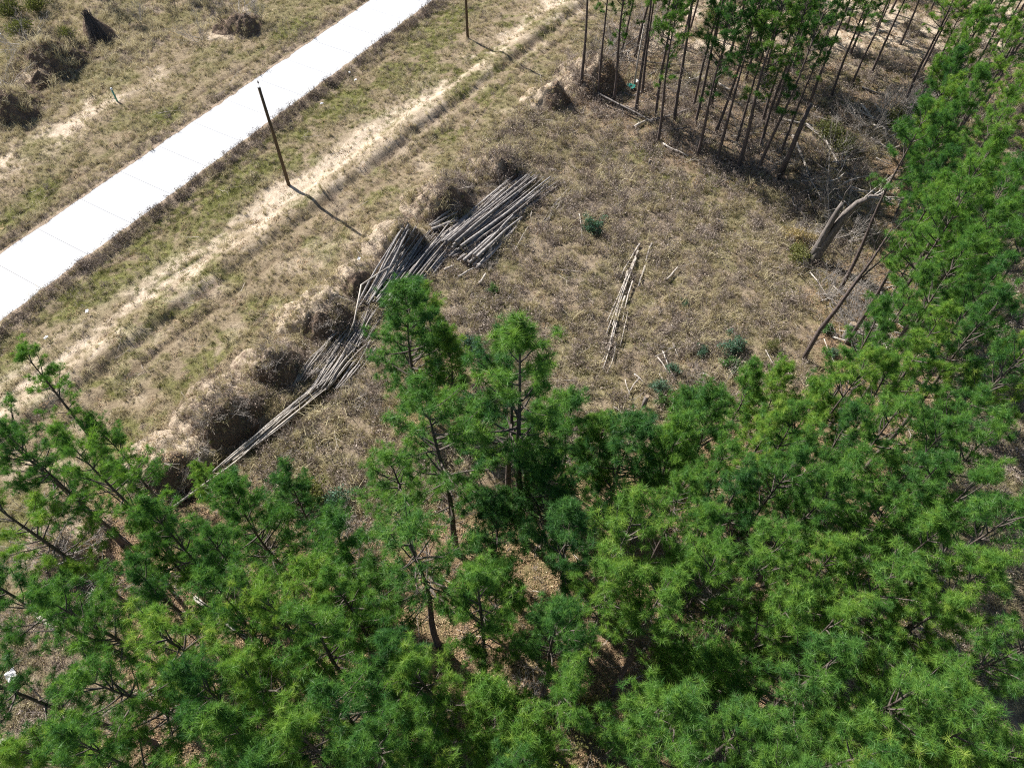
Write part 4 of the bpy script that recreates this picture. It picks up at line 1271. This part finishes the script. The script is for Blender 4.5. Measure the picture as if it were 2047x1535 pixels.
def blades(seed, n, h, spread, lean, w, curl=.3):
    r_ = np.random.default_rng(seed)
    vs = []; fs = []; tn = []
    for k in range(n):
        az = r_.uniform(0, 6.28); b0 = r_.normal(size=2) * spread
        hh = h * r_.uniform(.45, 1.15); ln = lean * r_.uniform(.2, 1.2)
        dx, dy = math.cos(az), math.sin(az)
        m = (b0[0] + dx * ln * hh * .35, b0[1] + dy * ln * hh * .35, hh * .55)
        t = (b0[0] + dx * ln * hh, b0[1] + dy * ln * hh, hh * (1 - curl * ln))
        q = r_.uniform(0, 6.28); wx, wy = math.cos(q) * w, math.sin(q) * w
        a = len(vs)
        vs += [(b0[0] - wx, b0[1] - wy, -.03), (b0[0] + wx, b0[1] + wy, -.03), (m[0] + wx * .8, m[1] + wy * .8, m[2]), (m[0] - wx * .8, m[1] - wy * .8, m[2]), t]
        fs += [(a, a + 1, a + 2, a + 3), (a + 3, a + 2, a + 4)]
        tn += [r_.uniform()] * 5
    return vs, fs, tn


def proto(name, vs, fs, tn, mat):
    me = bpy.data.meshes.new(name); me.from_pydata(vs, [], fs)
    a = me.attributes.new('rnd', 'FLOAT', 'POINT'); a.data.foreach_set('value', tn)
    me.materials.append(mat); me.update()
    return bpy.data.objects.new(name, me)


def weedproto(seed):
    random.seed(seed); mb = MB()
    for k in range(6):
        branchy(mb, Vector((random.gauss(0, .08), random.gauss(0, .08), -.03)), Vector((random.gauss(0, .8), random.gauss(0, .8), .9)).normalized(), .34, .010, 1, .6, .1)
    vs = list(mb.v); fs = list(mb.f)
    r_ = np.random.default_rng(seed)
    for k in range(46):      # dead leaves and seed heads
        c = np.array([*(r_.normal(size=2) * .16), r_.uniform(.02, .38)])
        d1 = r_.normal(size=3) * .022; d2 = r_.normal(size=3) * .030
        a = len(vs); vs += [tuple(c - d1), tuple(c + d2), tuple(c + d1)]; fs.append((a, a + 1, a + 2))
    return vs, fs, [random.random() for _ in vs]


def litterproto(seed):
    r_ = np.random.default_rng(seed); vs = []; fs = []; tn = []
    for k in range(60):
        c = np.array([*(r_.uniform(-.42, .42, 2)), r_.uniform(.0, .07)])
        q = r_.uniform(0, 6.28); s = r_.uniform(.025, .055)
        a = np.array([math.cos(q), math.sin(q), r_.normal() * .45]) * s; b_ = np.array([-math.sin(q), math.cos(q), r_.normal() * .45]) * s * .6
        i_ = len(vs); vs += [tuple(c - a), tuple(c + b_), tuple(c + a), tuple(c - b_)]; fs.append((i_, i_ + 1, i_ + 2, i_ + 3)); tn += [r_.uniform()] * 4
    return vs, fs, tn


def twigproto(seed):
    random.seed(seed); mb = MB()
    branchy(mb, Vector((-.4, 0, .04)), Vector((1, random.gauss(0, .2), .08)).normalized(), random.uniform(.7, 1.2), .014, 1, .5, .0)
    return mb.v, mb.f, [random.random()] * len(mb.v)


def cover_nodes(coll):
    ng = bpy.data.node_groups.new('scatter_' + coll.name, 'GeometryNodeTree')
    ng.interface.new_socket('Geometry', in_out='INPUT', socket_type='NodeSocketGeometry')
    ng.interface.new_socket('Geometry', in_out='OUTPUT', socket_type='NodeSocketGeometry')
    gi = ng.nodes.new('NodeGroupInput'); go = ng.nodes.new('NodeGroupOutput')
    ci = ng.nodes.new('GeometryNodeCollectionInfo'); ci.inputs[0].default_value = coll
    ci.inputs['Separate Children'].default_value = True; ci.inputs['Reset Children'].default_value = True
    ip = ng.nodes.new('GeometryNodeInstanceOnPoints'); ip.inputs['Pick Instance'].default_value = True

    def na(nm, ty):
        n = ng.nodes.new('GeometryNodeInputNamedAttribute'); n.data_type = ty; n.inputs['Name'].default_value = nm
        return n.outputs['Attribute']
    e2r = ng.nodes.new('FunctionNodeEulerToRotation')
    ng.links.new(na('rot', 'FLOAT_VECTOR'), e2r.inputs[0])
    ng.links.new(e2r.outputs[0], ip.inputs['Rotation'])
    ng.links.new(na('sc', 'FLOAT_VECTOR'), ip.inputs['Scale'])
    ng.links.new(na('idx', 'INT'), ip.inputs['Instance Index'])
    ng.links.new(gi.outputs[0], ip.inputs['Points']); ng.links.new(ci.outputs[0], ip.inputs['Instance'])
    ng.links.new(ip.outputs[0], go.inputs[0])
    return ng


def scatter(name, protos, x, y, sc, tint, label, tiltamt=.15, dz=0.):
    coll = bpy.data.collections.new(name + '_kinds')
    for p in protos: coll.objects.link(p)
    n = len(x)
    z = ground_z(x, y) + dz
    me = bpy.data.meshes.new(name); me.vertices.add(n)
    me.vertices.foreach_set('co', np.stack([x, y, z], 1).astype(np.float32).ravel())
    rot = np.stack([rng.normal(size=n) * tiltamt, rng.normal(size=n) * tiltamt, rng.uniform(0, 6.28, n)], 1)
    a = me.attributes.new('rot', 'FLOAT_VECTOR', 'POINT'); a.data.foreach_set('vector', rot.astype(np.float32).ravel())
    s3 = np.stack([sc, sc, sc * rng.uniform(.7, 1.3, n)], 1)
    a = me.attributes.new('sc', 'FLOAT_VECTOR', 'POINT'); a.data.foreach_set('vector', s3.astype(np.float32).ravel())
    a = me.attributes.new('idx', 'INT', 'POINT'); a.data.foreach_set('value', rng.integers(0, len(protos), n).astype(np.int32))
    a = me.attributes.new('tint', 'FLOAT', 'POINT'); a.data.foreach_set('value', np.clip(tint, 0, 1).astype(np.float32))
    o = link(name, me)
    md = o.modifiers.new('scatter', 'NODES'); md.node_group = cover_nodes(coll)
    tag(o, label, name.replace('_', ' '), kind='stuff')
    return o


def sample(dens):
    """points over the part of the place in view"""
    xs = []
    A = (66 * 2) * 98
    n = int(A * dens)
    x = rng.uniform(-66, 66, n); y = rng.uniform(-3, 95, n)
    half = 12 + 26 + (y / 86) * 36 - 6
    k = np.abs(x) < np.clip(31 + y * .45, 0, 66)
    x, y = x[k], y[k]
    u, _ = uv(x, y)
    k = (u > .05) | (u < -ROAD_W - .05)
    return x[k], y[k]


straw_p = [proto('dry_grass_tuft', *blades(1 + k, 26, (.30, .38, .24, .34)[k], (.07, .10, .11, .06)[k], (.9, 1.2, 1.0, .6)[k], .007), M['straw']) for k in range(4)]
weed_p = [proto('dead_weed', *weedproto(10 + k), M['weed']) for k in range(5)]
grass_p = [proto('green_tuft', *blades(30 + k, 26, .13, .09, 1.1, .007), M['grass']) for k in range(3)]
litter_p = [proto('leaf_patch', *litterproto(40 + k), M['litter']) for k in range(4)]
twig_p = [proto('twig', *twigproto(50 + k), M['twig']) for k in range(6)]

x, y = sample(17.)
f = fields(x, y)
p = np.clip(.80 - f['sand'] * .62 - f['forest'] * .62 - f['grove'] * .55 - f['green'] * .3 - f['rut'] * .5, .03, 1) * sstep(.28, .62, f['nB'])
k = rng.uniform(size=len(x)) < p
x, y = x[k], y[k]; f = {a: b_[k] for a, b_ in f.items()}
scs = rng.uniform(.45, 1.25, len(x)) * (1 + .35 * f['clear'] + .4 * (f['u'] < -18)) * (.75 + .5 * f['nA'])
scs *= np.where(rng.uniform(size=len(x)) < .08, 2.0, 1.)
scatter('dry_grass', straw_p, x, y, scs, .66 + .6 * (f['nA'] - .5) - .12 * f['brown'] + rng.normal(size=len(x)) * .16 + .1 * (f['u'] < -18), 'dry straw-coloured grass and weeds over the verges and clearing')

x, y = sample(9.)
f = fields(x, y)
p = np.clip(.08 + f['brown'] * .55 + .25 * sstep(.5, .65, f['nA']) + 1.6 * bump(f['u'], .75, .75) + .4 * bump(f['u'], -7.2, .6) - f['sand'] * .45 + f['forest'] * .05 - .05 * f['grove'] + f['rut'] * .3, .015, 1) * (.4 + f['nB'])
k = rng.uniform(size=len(x)) < p
x, y = x[k], y[k]; f = {a: b_[k] for a, b_ in f.items()}
scatter('dead_weeds', weed_p, x, y, rng.uniform(.5, 1.45, len(x)) * (.8 + .6 * f['clear'] + .5 * bump(f['u'], .75, .8)), .5 + .6 * (f['nC'] - .5) - .40 * bump(f['u'], .7, .8) + rng.normal(size=len(x)) * .2, 'grey-brown dead weed stalks along the road edge and over the clearing', .3)

x, y = sample(9.)
f = fields(x, y)
p = np.clip(f['green'] * .9 + .05 - .2 * f['sand'] - .1 * f['forest'] + .18 * bump(f['u'], 4, 3.5), 0, 1)
k = rng.uniform(size=len(x)) < p
x, y = x[k], y[k]; f = {a: b_[k] for a, b_ in f.items()}
scatter('green_grass', grass_p, x, y, rng.uniform(.7, 1.5, len(x)), .55 + .7 * (f['nB'] - .5) + rng.normal(size=len(x)) * .15, 'short yellow-green grass in strips beside the road and grove')

x, y = sample(5.)
f = fields(x, y)
p = np.clip(f['litter'] * .9 + .03, 0, 1)
k = rng.uniform(size=len(x)) < p
x, y = x[k], y[k]
scatter('leaf_litter', litter_p, x, y, rng.uniform(.7, 1.3, len(x)), .5 + rng.normal(size=len(x)) * .2, 'brown and orange leaf and needle litter on the floor of the woods', .08)

x, y = sample(1.1)
f = fields(x, y)
p = np.clip(.06 + .45 * f['forest'] + .7 * f['grove'] + .28 * f['clear'] - .3 * f['sand'], 0.01, 1)
k = rng.uniform(size=len(x)) < p
x, y = x[k], y[k]
scatter('fallen_twigs', twig_p, x, y, rng.uniform(.6, 1.8, len(x)), rng.uniform(.1, 1, len(x)), 'thin pale fallen twigs strewn over the woods and clearing', .1, .03)
